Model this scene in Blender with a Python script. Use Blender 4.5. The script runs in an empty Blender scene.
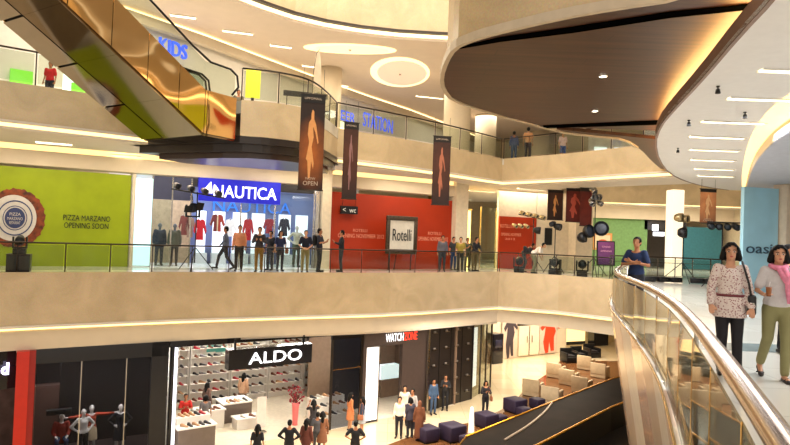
import bpy, bmesh, math, random
from mathutils import Vector, Matrix
random.seed(7)
C = bpy.context.scene.collection
SC = bpy.context.scene
PI = math.pi
# ------------------------------------------------------------------ camera
F_PX, CX, CY, EYE = 620.0, 395.0, 222.5, 1.6
A = math.atan(.036)
PT = math.atan(13.5*math.cos(A)/F_PX)
FW = Vector((0, math.cos(PT), math.sin(PT))); R0 = Vector((1,0,0)); U0 = R0.cross(FW)
RT = R0*math.cos(A)+U0*math.sin(A); UP = U0*math.cos(A)-R0*math.sin(A)
cd = bpy.data.cameras.new('camera'); cam = bpy.data.objects.new('camera', cd); C.objects.link(cam)
cd.sensor_width = 36; cd.lens = F_PX/790*36; cd.clip_start = .05; cd.clip_end = 400
M = Matrix((RT, UP, -FW)).transposed().to_4x4(); M.translation = Vector((0,0,EYE)); cam.matrix_world = M
SC.camera = cam
SC.view_settings.view_transform = 'Standard'; SC.view_settings.look = 'None'; SC.view_settings.gamma = 1
SC.view_settings.exposure = 0; SC.view_settings.use_curve_mapping = False
SC.cycles.use_denoising = True
SC.cycles.max_bounces = 6; SC.cycles.diffuse_bounces = 3; SC.cycles.glossy_bounces = 3
SC.cycles.transmission_bounces = 4; SC.cycles.transparent_max_bounces = 16
SC.cycles.sample_clamp_indirect = 4; SC.cycles.caustics_reflective = False; SC.cycles.caustics_refractive = False
def ray(x, y): return FW + RT*((x-CX)/F_PX) + UP*((CY-y)/F_PX)
def PY(x, y, Y):
    d = ray(x, y); return Vector((d.x/d.y*Y, Y, EYE+d.z/d.y*Y))
def PZ(x, y, z):
    d = ray(x, y); t = (z-EYE)/d.z; return Vector((d.x*t, d.y*t, z))
def hor(x): return 236+.036*(x-395)
# plan polylines given as (column, distance)
def plan(pts): return [(PY(x, hor(x), Y).x, Y) for x, Y in pts]
def isect(poly, dx, dy):
    best = None
    for i in range(len(poly)-1):
        ax, ay = poly[i]; bx, by = poly[i+1]
        ex, ey = bx-ax, by-ay
        den = dx*ey-dy*ex
        if abs(den) < 1e-9: continue
        t = (ax*ey-ay*ex)/den; s = (ax*dy-ay*dx)/den
        lo = -1e-6 if i else -5; hi = 1+1e-6 if i < len(poly)-2 else 6
        if t > 0 and lo <= s <= hi and (best is None or t < best[0]): best = (t, ex, ey)
    return best
def hit(poly, x, y):
    d = ray(x, y); b = isect(poly, d.x, d.y)
    return Vector((d.x*b[0], d.y*b[0], EYE+d.z*b[0]))
def ax(poly, x, row=None):
    p = hit(poly, x, row or hor(x)); return (p.x, p.y)
def offs(poly, o):            # positive = towards the void
    out = []
    for i, p in enumerate(poly):
        a = Vector(poly[max(i-1,0)]); b = Vector(poly[min(i+1,len(poly)-1)])
        d = (b-a).normalized(); out.append((p[0]+d.y*o, p[1]-d.x*o))
    return out
def resample(poly, n):
    L = [0]
    for a, b in zip(poly, poly[1:]): L.append(L[-1]+math.dist(a, b))
    out = []
    for k in range(n+1):
        s = L[-1]*k/n; i = 0
        while i < len(L)-2 and L[i+1] < s: i += 1
        f = (s-L[i])/max(L[i+1]-L[i], 1e-9)
        out.append(tuple(poly[i][j]+(poly[i+1][j]-poly[i][j])*f for j in range(len(poly[0]))))
    return out
def smooth(poly, it=2):
    for _ in range(it):
        q = [poly[0]]
        for a, b in zip(poly, poly[1:]):
            q.append(tuple(a[j]*.75+b[j]*.25 for j in range(len(a)))); q.append(tuple(a[j]*.25+b[j]*.75 for j in range(len(a))))
        q.append(poly[-1]); poly = q
    return poly
def plen(poly): return sum(math.dist(a, b) for a, b in zip(poly, poly[1:]))
# ------------------------------------------------------------------ materials
MATS = {}
def nm(name):
    m = bpy.data.materials.new(name); m.use_nodes = True; nt = m.node_tree
    return m, nt, nt.nodes['Principled BSDF']
def s2l(c):
    return tuple(((v/255)/12.92 if v/255 <= .04045 else ((v/255+.055)/1.055)**2.4) for v in c)
def mat(name, rgb, rough=.5, metal=0, var=.06, scale=6, spec=.5, bump=0):
    """plain surface with faint procedural mottling; rgb in 0..255"""
    if name in MATS: return MATS[name]
    m, nt, b = nm(name); c = s2l(rgb)
    b.inputs['Roughness'].default_value = rough; b.inputs['Metallic'].default_value = metal
    b.inputs['Specular IOR Level'].default_value = spec
    tc = nt.nodes.new('ShaderNodeTexCoord'); n = nt.nodes.new('ShaderNodeTexNoise'); n.inputs['Scale'].default_value = scale
    r = nt.nodes.new('ShaderNodeValToRGB'); r.color_ramp.elements[0].position = .3; r.color_ramp.elements[1].position = .7
    r.color_ramp.elements[0].color = tuple(v*(1-var) for v in c)+(1,); r.color_ramp.elements[1].color = tuple(min(1, v*(1+var)) for v in c)+(1,)
    nt.links.new(tc.outputs['Object'], n.inputs['Vector']); nt.links.new(n.outputs['Fac'], r.inputs['Fac']); nt.links.new(r.outputs['Color'], b.inputs['Base Color'])
    if bump:
        bp = nt.nodes.new('ShaderNodeBump'); bp.inputs['Strength'].default_value = bump; bp.inputs['Distance'].default_value = .02
        nt.links.new(n.outputs['Fac'], bp.inputs['Height']); nt.links.new(bp.outputs['Normal'], b.inputs['Normal'])
    MATS[name] = m; return m
def emit(name, rgb, st):
    if name in MATS: return MATS[name]
    m, nt, b = nm(name); c = s2l(rgb)
    b.inputs['Base Color'].default_value = c+(1,); b.inputs['Emission Color'].default_value = c+(1,); b.inputs['Emission Strength'].default_value = st
    MATS[name] = m; return m
def glass(name, rgb=(235,240,235), tr=.88, rough=.03):
    if name in MATS: return MATS[name]
    m, nt, b = nm(name); nt.nodes.remove(b)
    g = nt.nodes.new('ShaderNodeBsdfGlossy'); g.inputs['Roughness'].default_value = rough
    t = nt.nodes.new('ShaderNodeBsdfTransparent'); t.inputs['Color'].default_value = s2l(rgb)+(1,)
    lw = nt.nodes.new('ShaderNodeLayerWeight'); lw.inputs['Blend'].default_value = .5
    f = nt.nodes.new('ShaderNodeMath'); f.operation = 'POWER'; f.inputs[1].default_value = 4; nt.links.new(lw.outputs['Facing'], f.inputs[0])
    ad = nt.nodes.new('ShaderNodeMath'); ad.operation = 'MULTIPLY_ADD'; ad.inputs[1].default_value = .6; ad.inputs[2].default_value = (1-tr)*.5; ad.use_clamp = True
    x = nt.nodes.new('ShaderNodeMixShader')
    nt.links.new(f.outputs[0], ad.inputs[0]); nt.links.new(ad.outputs[0], x.inputs[0]); nt.links.new(t.outputs[0], x.inputs[1]); nt.links.new(g.outputs[0], x.inputs[2])
    nt.links.new(x.outputs[0], nt.nodes['Material Output'].inputs['Surface'])
    MATS[name] = m; return m
def marble(name, rgb, seam=None, rough=.25, panel=1.6):
    """polished stone cladding with soft veins"""
    m, nt, b = nm(name); c = s2l(rgb)
    tc = nt.nodes.new('ShaderNodeTexCoord')
    n = nt.nodes.new('ShaderNodeTexNoise'); n.inputs['Scale'].default_value = .9; n.inputs['Detail'].default_value = 6; n.inputs['Distortion'].default_value = 1
    r = nt.nodes.new('ShaderNodeValToRGB'); e = r.color_ramp.elements
    e[0].position = .3; e[1].position = .7; e[0].color = (c[0]*.86, c[1]*.84, c[2]*.8, 1); e[1].color = (min(1,c[0]*1.08), min(1,c[1]*1.07), min(1,c[2]*1.05), 1)
    n2 = nt.nodes.new('ShaderNodeTexNoise'); n2.inputs['Scale'].default_value = 30; n2.inputs['Detail'].default_value = 3
    mx = nt.nodes.new('ShaderNodeMixRGB'); mx.blend_type = 'SOFT_LIGHT'; mx.inputs[0].default_value = .4
    L = nt.links.new
    L(tc.outputs['Object'], n.inputs['Vector']); L(tc.outputs['Object'], n2.inputs['Vector']); L(n.outputs['Fac'], r.inputs[0]); L(r.outputs[0], mx.inputs[1]); L(n2.outputs['Color'], mx.inputs[2])
    L(mx.outputs[0], b.inputs['Base Color']); b.inputs['Roughness'].default_value = rough
    MATS[name] = m; return m
def tiles(name, c1, c2, sx, sy, rough=.15, mortar=(150,140,120), ms=.01):
    m, nt, b = nm(name); tc = nt.nodes.new('ShaderNodeTexCoord'); br = nt.nodes.new('ShaderNodeTexBrick')
    br.offset = 0; br.inputs['Scale'].default_value = 1; br.inputs['Brick Width'].default_value = sx; br.inputs['Row Height'].default_value = sy
    br.inputs['Mortar Size'].default_value = ms; br.inputs['Color1'].default_value = s2l(c1)+(1,); br.inputs['Color2'].default_value = s2l(c2)+(1,); br.inputs['Mortar'].default_value = s2l(mortar)+(1,)
    nt.links.new(tc.outputs['Object'], br.inputs['Vector']); nt.links.new(br.outputs['Color'], b.inputs['Base Color']); b.inputs['Roughness'].default_value = rough
    MATS[name] = m; return m
def wood(name, c1, c2, axis=0, rough=.35, plank=.6):
    m, nt, b = nm(name); tc = nt.nodes.new('ShaderNodeTexCoord'); mp = nt.nodes.new('ShaderNodeMapping')
    mp.inputs['Scale'].default_value = (.25,4,4) if axis == 0 else (4,.25,4)
    n = nt.nodes.new('ShaderNodeTexNoise'); n.inputs['Scale'].default_value = 2; n.inputs['Detail'].default_value = 5
    r = nt.nodes.new('ShaderNodeValToRGB'); r.color_ramp.elements[0].position = .3; r.color_ramp.elements[1].position = .75
    r.color_ramp.elements[0].color = s2l(c1)+(1,); r.color_ramp.elements[1].color = s2l(c2)+(1,)
    br = nt.nodes.new('ShaderNodeTexBrick'); br.inputs['Scale'].default_value = 1; br.inputs['Brick Width'].default_value = 3.2; br.inputs['Row Height'].default_value = plank; br.inputs['Mortar Size'].default_value = .006
    br.inputs['Color1'].default_value = (1,1,1,1); br.inputs['Color2'].default_value = (.82,.82,.82,1); br.inputs['Mortar'].default_value = (.35,.35,.35,1)
    mx = nt.nodes.new('ShaderNodeMixRGB'); mx.blend_type = 'MULTIPLY'; mx.inputs[0].default_value = 1
    L = nt.links.new; L(tc.outputs['Object'], mp.inputs[0]); L(mp.outputs[0], n.inputs[0]); L(n.outputs['Fac'], r.inputs[0]); L(tc.outputs['Object'], br.inputs[0])
    L(r.outputs[0], mx.inputs[1]); L(br.outputs[0], mx.inputs[2]); L(mx.outputs[0], b.inputs['Base Color']); b.inputs['Roughness'].default_value = rough
    MATS[name] = m; return m
# ------------------------------------------------------------------ mesh builder
class MB:
    def __init__(s): s.v = []; s.f = []; s.sm = []
    def add(s, vs, fs, sm=False):
        k = len(s.v); s.v += [tuple(v) for v in vs]; s.f += [tuple(i+k for i in f) for f in fs]; s.sm += [sm]*len(fs); return s
    def box(s, c, d, rz=0, rx=0, ry=0, bev=0):
        hx, hy, hz = d[0]/2, d[1]/2, d[2]/2
        M = Matrix.Translation(c) @ Matrix.Rotation(rz, 4, 'Z') @ Matrix.Rotation(ry, 4, 'Y') @ Matrix.Rotation(rx, 4, 'X')
        if not bev:
            vs = [M @ Vector((x*hx, y*hy, z*hz)) for x in (-1,1) for y in (-1,1) for z in (-1,1)]
            return s.add(vs, [(0,1,3,2),(4,6,7,5),(0,4,5,1),(2,3,7,6),(0,2,6,4),(1,5,7,3)])
        bm = bmesh.new(); bmesh.ops.create_cube(bm, size=1)
        for v in bm.verts: v.co = Vector((v.co.x*d[0], v.co.y*d[1], v.co.z*d[2]))
        bmesh.ops.bevel(bm, geom=bm.edges[:], offset=bev, segments=2, affect='EDGES', profile=.5)
        bm.verts.index_update(); vs = [M @ v.co for v in bm.verts]; fs = [[v.index for v in f.verts] for f in bm.faces]; bm.free()
        return s.add(vs, fs, True)
    def prism(s, poly, z0, z1):
        n = len(poly); vs = [(p[0], p[1], z0) for p in poly]+[(p[0], p[1], z1) for p in poly]
        return s.add(vs, [tuple(range(n-1,-1,-1)), tuple(range(n, 2*n))]+[(i, (i+1) % n, n+(i+1) % n, n+i) for i in range(n)])
    def tube(s, pts, r, n=8, cap=True, sm=True):
        pts = [Vector(p) for p in pts]; rs = r if isinstance(r, (list, tuple)) else [r]*len(pts)
        vs = []; prev = None
        for i, p in enumerate(pts):
            t = (pts[min(i+1, len(pts)-1)]-pts[max(i-1, 0)]).normalized()
            if prev is None:
                prev = t.orthogonal().normalized() if abs(t.z) > .99 else t.cross(Vector((0,0,1))).normalized()
            a = (prev-t*prev.dot(t)).normalized(); prev = a; b = t.cross(a)
            for k in range(n):
                q = 2*PI*k/n; vs.append(p+(a*math.cos(q)+b*math.sin(q))*rs[i])
        fs = [(i*n+k, i*n+(k+1) % n, (i+1)*n+(k+1) % n, (i+1)*n+k) for i in range(len(pts)-1) for k in range(n)]
        if cap: fs += [tuple(range(n-1,-1,-1)), tuple(range((len(pts)-1)*n, len(pts)*n))]
        return s.add(vs, fs, sm)
    def lathe(s, prof, c=(0,0,0), n=16, sx=1, sy=1, sm=True):
        vs = [(c[0]+r*math.cos(2*PI*k/n)*sx, c[1]+r*math.sin(2*PI*k/n)*sy, c[2]+z) for r, z in prof for k in range(n)]
        m = len(prof); fs = [(i*n+k, i*n+(k+1) % n, (i+1)*n+(k+1) % n, (i+1)*n+k) for i in range(m-1) for k in range(n)]
        fs += [tuple(range(n-1,-1,-1)), tuple(range((m-1)*n, m*n))]
        return s.add(vs, fs, sm)
    def ball(s, c, r, n=12, m=8):
        r = r if isinstance(r, (list, tuple)) else (r, r, r); vs = []; fs = []
        for i in range(1, m):
            a = PI*i/m
            for k in range(n):
                q = 2*PI*k/n; vs.append((c[0]+r[0]*math.sin(a)*math.cos(q), c[1]+r[1]*math.sin(a)*math.sin(q), c[2]+r[2]*math.cos(a)))
        vs += [(c[0], c[1], c[2]+r[2]), (c[0], c[1], c[2]-r[2])]; T = len(vs)-2
        fs += [(i*n+k, (i+1)*n+k, (i+1)*n+(k+1) % n, i*n+(k+1) % n) for i in range(m-2) for k in range(n)]
        fs += [(T, k, (k+1) % n) for k in range(n)]+[(T+1, (m-2)*n+(k+1) % n, (m-2)*n+k) for k in range(n)]
        return s.add(vs, fs, True)
    def cap(s, a, b, ra, rb, n=10):     # tapered capsule
        a, b = Vector(a), Vector(b); t = (b-a).normalized()
        pts = []; rs = []
        for q in (-1.5, -1, -.5): pts.append(a+t*ra*math.sin(q)); rs.append(max(ra*math.cos(q), .001))
        pts.append(a); rs.append(ra); pts.append(b); rs.append(rb)
        for q in (.5, 1, 1.5): pts.append(b+t*rb*math.sin(q)); rs.append(max(rb*math.cos(q), .001))
        return s.tube(pts, rs, n)
    def sweep(s, poly, prof, closed=True, sm=False):   # prof = (out, z)
        N = len(poly); vs = []; m = len(prof)
        cols = [offs(poly, o) for o, z in prof]
        for i in range(N):
            for j, (o, z) in enumerate(prof): vs.append((cols[j][i][0], cols[j][i][1], z+(poly[i][2] if len(poly[i]) > 2 else 0)))
        R = m if closed else m-1
        fs = [(i*m+j, (i+1)*m+j, (i+1)*m+(j+1) % m, i*m+(j+1) % m) for i in range(N-1) for j in range(R)]
        if closed: fs += [tuple(range(m)), tuple(range((N-1)*m+m-1, (N-1)*m-1, -1))]
        return s.add(vs, fs, sm)
    def band(s, A, B, z0, z1):     # slab between two plan lines of equal count
        n = len(A); P = [(a[0], a[1], z1) for a in A]+[(b[0], b[1], z1) for b in B]+[(a[0], a[1], z0) for a in A]+[(b[0], b[1], z0) for b in B]
        fs = []
        for i in range(n-1):
            fs += [(i, i+1, n+i+1, n+i), (2*n+i, 3*n+i, 3*n+i+1, 2*n+i+1), (i, 2*n+i, 2*n+i+1, i+1), (n+i, n+i+1, 3*n+i+1, 3*n+i)]
        fs += [(0, n, 3*n, 2*n), (n-1, 3*n-1, 4*n-1, 2*n-1)]
        return s.add(P, fs)
def mesh(mb, name='m'):
    me = bpy.data.meshes.new(name); me.from_pydata(mb.v, [], mb.f)
    me.polygons.foreach_set('use_smooth', mb.sm); me.update()
    bm = bmesh.new(); bm.from_mesh(me); bmesh.ops.recalc_face_normals(bm, faces=bm.faces[:]); bm.to_mesh(me); bm.free()
    return me
def link(name, me, m=None, parent=None):
    o = bpy.data.objects.new(name, me); C.objects.link(o)
    if m is not None:
        if not me.materials: me.materials.append(m)
        elif me.materials[0] is not m:
            o.material_slots[0].link = 'OBJECT'; o.material_slots[0].material = m
    if parent: o.parent = parent
    return o
def obj(name, mb, m, parent=None): return link(name, mesh(mb, name), m, parent)
def objw(name, mb, m, root):        # part built in world coordinates under a root at its base
    o = obj(name, mb, m, root); o.matrix_parent_inverse = Matrix.Translation(root.location).inverted() if not root.rotation_euler.z else (Matrix.Translation(root.location) @ Matrix.Rotation(root.rotation_euler.z, 4, 'Z')).inverted(); return o
def tag(o, label=None, cat=None, group=None, kind=None):
    if label: o['label'] = label
    if cat: o['category'] = cat
    if group: o['group'] = group
    if kind: o['kind'] = kind
    return o
def struct(name, mb, m): return tag(obj(name, mb, m), kind='structure')
def thing(name, label, cat, loc=(0,0,0), rz=0, group=None):
    o = bpy.data.objects.new(name, None); C.objects.link(o); o.location = loc; o.rotation_euler = (0,0,rz); o.empty_display_size = .2
    return tag(o, label, cat, group)
def kids(o): return [c for c in bpy.data.objects if c.parent is o]
CH = {}
def dup(root, loc, rz=0, label=None, group=None, sc=None):
    r = root.copy(); C.objects.link(r); r.location = loc; r.rotation_euler = (0,0,rz)
    if sc: r.scale = (sc, sc, sc)
    if label: r['label'] = label
    if group: r['group'] = group
    if root.name not in CH: CH[root.name] = [(k, kids(k)) for k in kids(root)]
    for k, gs in CH[root.name]:
        c = k.copy(); C.objects.link(c); c.parent = r
        for g in gs:
            d = g.copy(); C.objects.link(d); d.parent = c
    return r
TXT = {}
def text(name, s, m, loc, ang, w, h, depth=.01, parent=None, keep=False, font_bold=0):
    """lettering as a mesh, centred at loc, facing the atrium, scaled to w x h"""
    k = (s, font_bold)
    if k not in TXT:
        cu = bpy.data.curves.new('t', 'FONT'); cu.body = s; cu.extrude = .02; cu.offset = font_bold; cu.resolution_u = 3; cu.align_x = 'CENTER'
        o = bpy.data.objects.new('t', cu); C.objects.link(o)
        dg = bpy.context.evaluated_depsgraph_get(); me = bpy.data.meshes.new_from_object(o.evaluated_get(dg)); bpy.data.objects.remove(o)
        TXT[k] = ([v.co.copy() for v in me.vertices], [tuple(p.vertices) for p in me.polygons])
    vs, fs = TXT[k]
    x0, x1 = min(v.x for v in vs), max(v.x for v in vs); y0, y1 = min(v.y for v in vs), max(v.y for v in vs)
    sx = w/(x1-x0); sy = h/(y1-y0)
    if keep: sx = sy = min(sx, sy)
    mb = MB(); mb.add([((v.x-(x0+x1)/2)*sx, (-1 if v.z > 0 else 1)*depth/2, (v.y-(y0+y1)/2)*sy) for v in vs], fs)
    me = bpy.data.meshes.new(name); me.from_pydata(mb.v, [], mb.f); me.update()
    o = link(name, me, m); o.location = loc; o.rotation_euler = (0,0,ang)
    if parent:
        o.parent = parent; o.matrix_parent_inverse = (Matrix.Translation(parent.location) @ Matrix.Rotation(parent.rotation_euler.z, 4, 'Z')).inverted()
    return o
class Fr:                # frame along a shop front: u along, v inwards, z up
    def __init__(s, p0, p1, row=None):
        s.row = row
        s.o = Vector((p0[0], p0[1])); d = Vector((p1[0], p1[1]))-s.o; s.L = d.length; s.u = d.normalized(); s.n = Vector((-s.u.y, s.u.x)); s.a = math.atan2(s.u.y, s.u.x)
    def p(s, u, v, z=0): q = s.o+s.u*u+s.n*v; return Vector((q.x, q.y, z))
    def px(s, x, y=None, v=0):      # column (and row) of the picture on the plane v
        a = s.p(0, v); b = s.p(s.L, v); h = hit([(a.x, a.y), (b.x, b.y)], x, (s.row or hor(x)) if y is None else y)
        return ((Vector((h.x, h.y))-s.o).dot(s.u), h.z)
    def box(s, mb, u0, u1, v0, v1, z0, z1, bev=0):
        return mb.box(s.p((u0+u1)/2, (v0+v1)/2, (z0+z1)/2), (abs(u1-u0), abs(v1-v0), abs(z1-z0)), s.a, bev=bev)
    def quad(s, mb, u0, u1, v0, v1, z): return s.box(mb, u0, u1, v0, v1, z-.02, z)
def area(name, loc, size, e, col=(1,.9,.75), rot=(0,0,0), size_y=None, cast=True):
    l = bpy.data.lights.new(name, 'AREA'); l.energy = e; l.color = col; l.size = size
    if size_y: l.shape = 'RECTANGLE'; l.size_y = size_y
    o = bpy.data.objects.new(name, l); C.objects.link(o); o.location = loc; o.rotation_euler = rot
    return o
# ------------------------------------------------------------------ shared materials
STONE = marble('beige_stone', (205,184,150)); STONE2 = marble('beige_stone_upper', (214,194,160))
WHITE = mat('ceiling_paint', (232,222,208), .8, var=.02, scale=2); WARMP = mat('bulkhead_paint', (222,206,180), .7, var=.03, scale=2)
COVE = emit('cove_light', (255,224,158), 2.0); COVE_HI = emit('cove_light_bright', (255,230,176), 2.6); COVE_LO = emit('cove_light_soft', (255,222,150), 1.35)
FLOOR1 = tiles('polished_tile', (226,222,212), (216,212,202), 1.2, 1.2, .12, (180,176,168), .006)
FLOOR0 = tiles('cream_marble_floor', (232,214,180), (224,204,168), 1.2, 1.2, .14, (200,178,140), .008)
BLACK = mat('black_metal', (22,22,24), .4, .3); DARK = mat('dark_charcoal', (44,42,44), .5); STEEL = mat('dark_steel_rail', (66,58,50), .3, .8)
CHROME = mat('satin_steel', (190,186,178), .22, 1); CREAM = mat('cream_wall', (228,212,186), .7)
GLASS = glass('clear_glass', tr=.95); GLASS_D = glass('smoked_glass', (204,206,210), .985)
NAVY = mat('black_gloss_cladding', (24,24,30), .12); MIRROR = mat('bronze_mirror', (236,190,120), .06, 1, var=.03, scale=1.2)
Z1, Z2, Z0 = 0.0, 5.8, -6.7
E1a = smooth(plan([(-90,18.0),(0,19.4),(100,21),(200,22.8),(300,24.6),(400,26.6),(500,30.8)]), 1)
E1b = plan([(500,30.8),(560,29.6),(612,27.8),(650,26.6)])
E1 = E1a+E1b[1:]
S1 = plan([(-90,21.1),(0,22.6),(133,24.8),(328,28.2),(463,32.4)])
E2a = plan([(-90,17.2),(0,18.5),(101,20.1),(172,21.5)])
PAD = smooth(plan([(236,19.95),(270,20.2),(305,21),(322,22.6),(334,24.7)]), 2)
E2c = smooth(plan([(334,24.7),(400,26.8),(450,29),(500,32.2)]), 1)+plan([(560,29.6),(624,26.8),(700,24.3),(790,21)])
S2 = smooth(plan([(-90,21),(0,22.3),(120,25),(330,37),(420,45),(500,60),(560,58),(700,50)]), 1)
E3 = smooth(plan([(-90,16.5),(120,20.5),(200,22.5),(244,24.2),(300,26.1),(370,27.3),(452,27.6),(560,27.6)]), 1)
S0 = [(PY(x, 395, Y).x, Y) for x, Y in [(-90,18),(0,19.9),(168,22.5),(330,26.4),(425,29.7),(472,32.4),(490,35)]]
def xs_of(poly, xs): return [ax(poly, x) for x in xs]
# ---- first floor walkway
mb = MB(); xs = list(range(-80, 641, 20)); e = offs(E1, -.03)
mb.band(xs_of(e, xs), [(lambda p: (p[0]/p[1]*58, 58))(ax(e, x)) for x in xs], -.25, 0); struct('floor_first', mb, FLOOR1)
mb = MB(); mb.sweep(E1, [(0,.02),(0,-1.7),(-.1,-1.7),(-.1,.02)]); struct('wall_balcony_first', mb, STONE)
mb = MB(); mb.sweep(E1, [(.05,-1.68),(.05,-1.76),(-.12,-1.76),(-.12,-1.68)]); struct('trim_1', mb, WHITE)
mb = MB(); mb.sweep(E1, [(-.26,-1.72),(-.26,-1.86),(-.3,-1.86),(-.3,-1.72)]); struct('trim_2', mb, COVE)
mb = MB(); mb.sweep(E1, [(-.3,-1.86),(-.16,-1.9),(-.22,-2.5),(-.5,-2.5),(-.5,-1.66),(-.3,-1.66)]); struct('wall_bulkhead_ground', mb, WARMP)
xs = list(range(-80, 501, 20))
mb = MB(); mb.band([ax(offs(E1,-.4), x) for x in xs], [(lambda p: (p[0]/p[1]*46, 46))(ax(E1, x)) for x in xs], -2.6, -2.5); struct('ceiling_ground', mb, WHITE)
mb = MB(); xs = list(range(500, 651, 15)); mb.band([ax(offs(E1b,-.4), x) for x in xs], [(lambda p: (p[0]/p[1]*52, 52))(ax(E1b, x)) for x in xs], -2.0, -1.9); struct('ceiling_ground_right', mb, WHITE)
# ---- ground floor
mb = MB(); mb.add([(-40,2,Z0),(40,2,Z0),(40,70,Z0),(-40,70,Z0)], [(0,1,2,3)]); struct('floor_ground', mb, FLOOR0)
# ---- second floor
for nme, ed in (('wall_balcony_second_left', E2a), ('wall_landing', PAD), ('wall_balcony_second', E2c)):
    mb = MB(); mb.sweep(ed, [(0,Z2+.02),(0,4.65),(-.12,4.65),(-.12,Z2+.02)]); struct(nme, mb, STONE2)
for k, ed in enumerate((E2a, E2c)):
    mb = MB(); mb.sweep(ed, [(.04,4.67),(.04,4.6),(-.14,4.6),(-.14,4.67)]); struct('trim_%d' % (3+k), mb, WHITE)
    mb = MB(); mb.sweep(ed, [(-.24,4.64),(-.24,4.5),(-.3,4.5),(-.3,4.64)]); struct('trim_%d' % (5+k), mb, COVE)
FULL2 = E2a+[PAD[-1]]+E2c[1:]
def fan(e1, s1, x0, x1, st, z0, z1, name, m, f=None):
    mb = MB(); n = int((x1-x0)/st); xs = [x0+(x1-x0)*k/n for k in range(n+1)]
    A_ = xs_of(e1, xs); B_ = [f(p) for p in A_] if f else xs_of(s1, xs); mb.band(A_, B_, z0, z1); return struct(name, mb, m)
fan(offs(FULL2,-.22), offs(S1,.9), -80, 455, 15, 4.42, 4.5, 'ceiling_first', WHITE)
fan(offs(FULL2,-.22), None, 455, 560, 15, 4.42, 4.5, 'ceiling_first_middle', WHITE, lambda p: (p[0]/p[1]*47, 47))
fan(offs(FULL2,-.22), None, 560, 785, 15, 4.42, 4.5, 'ceiling_first_right', WHITE, lambda p: (p[0]/p[1]*(p[1]+3), p[1]+3))
fan(offs(S1,1.0), offs(S1,-.3), -80, 460, 15, 4.74, 4.8, 'ceiling_cove', WHITE)
mb = MB(); mb.sweep(offs(S1,.92), [(0,4.5),(0,4.74),(-.05,4.74),(-.05,4.5)]); struct('trim_7', mb, WHITE)
mb = MB(); mb.sweep(offs(S1,.06), [(0,4.3),(0,4.62),(-.05,4.62),(-.05,4.3)]); struct('trim_8', mb, COVE_LO)
mb = MB(); mb.sweep(S1, [(0,3.7),(.16,3.75),(.16,4.3),(.12,4.3),(.02,4.28),(-.02,4.74),(-.1,4.74),(-.1,3.7)]); struct('wall_bulkhead_first', mb, WARMP)
fan(offs(FULL2,-.14), S2, -80, 560, 15, Z2-.3, Z2, 'floor_second', FLOOR1)
fan(offs(FULL2,-.14), None, 560, 785, 15, Z2-.3, Z2, 'floor_second_right', FLOOR1, lambda p: (p[0]/p[1]*(p[1]+3), p[1]+3))
# landing pad
lp = [(p[0], p[1]) for p in PAD]; back = [ax(offs(E2c,-.5), 334), ax(offs(E2a,-.5), 172)]
mb = MB(); mb.prism([(p[0]+.02, p[1]+.03) for p in lp]+[(back[0][0], back[0][1]+.6), (back[1][0], back[1][1]+.6), ax(E2a,172), (-6.2, 20.9)], Z2-.4, Z2); struct('floor_landing', mb, FLOOR1)
def inset(poly, k):
    cx = sum(p[0] for p in poly)/len(poly); cy = sum(p[1] for p in poly)/len(poly)
    return [(cx+(p[0]-cx)*k, cy+(p[1]-cy)*k) for p in poly]
drum = lp+[(-2.4,25.4),(-8.6,22.9),(-9.3,21.4),(-7.8,20.9),(-6.2,20.2)]
DSOF = mat('dark_soffit', (40,34,34), .35)
mb = MB(); mb.prism(inset(drum,1.0), 4.42, 4.66); mb.prism(inset(drum,.93), 4.16, 4.42); struct('ceiling_landing', mb, DSOF)
mb = MB(); mb.prism(inset(drum,.8), 3.98, 4.16); struct('ceiling_landing_lower', mb, mat('dark_soffit_lower', (62,50,48), .3))
# ---- second floor back walls and ceiling
mb = MB(); mb.sweep(S2, [(0,Z2),(0,10.6),(-.2,10.6),(-.2,Z2)]); struct('wall_second_back', mb, mat('white_wall', (238,232,222), .6, var=.03))
mb = MB(); mb.sweep(offs(S2,.5), [(0,9.9),(0,10.3),(-.3,10.3),(-.3,9.9)]); struct('wall_bulkhead_second', mb, WARMP)
mb = MB(); mb.sweep(offs(S2,.3), [(.12,10.33),(.12,10.39),(-.05,10.39),(-.05,10.33)]); struct('trim_9', mb, COVE_HI)
C2 = mat('ceiling_paint_second', (236,216,196), .8, var=.02, scale=2)
fan(offs(E3,-.25), S2, -80, 560, 15, 10.42, 10.6, 'ceiling_second', C2)
mb = MB(); mb.sweep(E3, [(0,15),(0,10.75),(-.1,10.75),(-.1,15)]); struct('wall_balcony_third', mb, marble('beige_stone_third', (222,200,160)))
mb = MB(); mb.sweep(E3, [(.05,10.78),(.05,10.68),(-.1,10.68),(-.1,10.78)]); struct('trim_10', mb, mat('dark_trim', (60,48,40), .5))
mb = MB(); mb.sweep(E3, [(-.22,10.7),(-.22,10.55),(-.26,10.55),(-.26,10.7)]); struct('trim_11', mb, COVE_HI)
# columns
COLM = mat('column_cream', (240,222,192), .45, var=.02)
def column(name, x, Y, r, z0, z1, m=COLM):
    p = PY(x, hor(x), Y); mb = MB(); mb.lathe([(r,z0),(r,z1)], (p.x,p.y,0), 28); return struct(name, mb, m)
column('wall_column_1', 324, 33, .64, Z2, 10.5); column('wall_column_2', 453, 33, .72, Z2, 10.5); column('wall_column_3', 482, 44, .75, Z2, 10.5)
column('wall_column_4', 536, 50, .8, Z2, 10.5)
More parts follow.
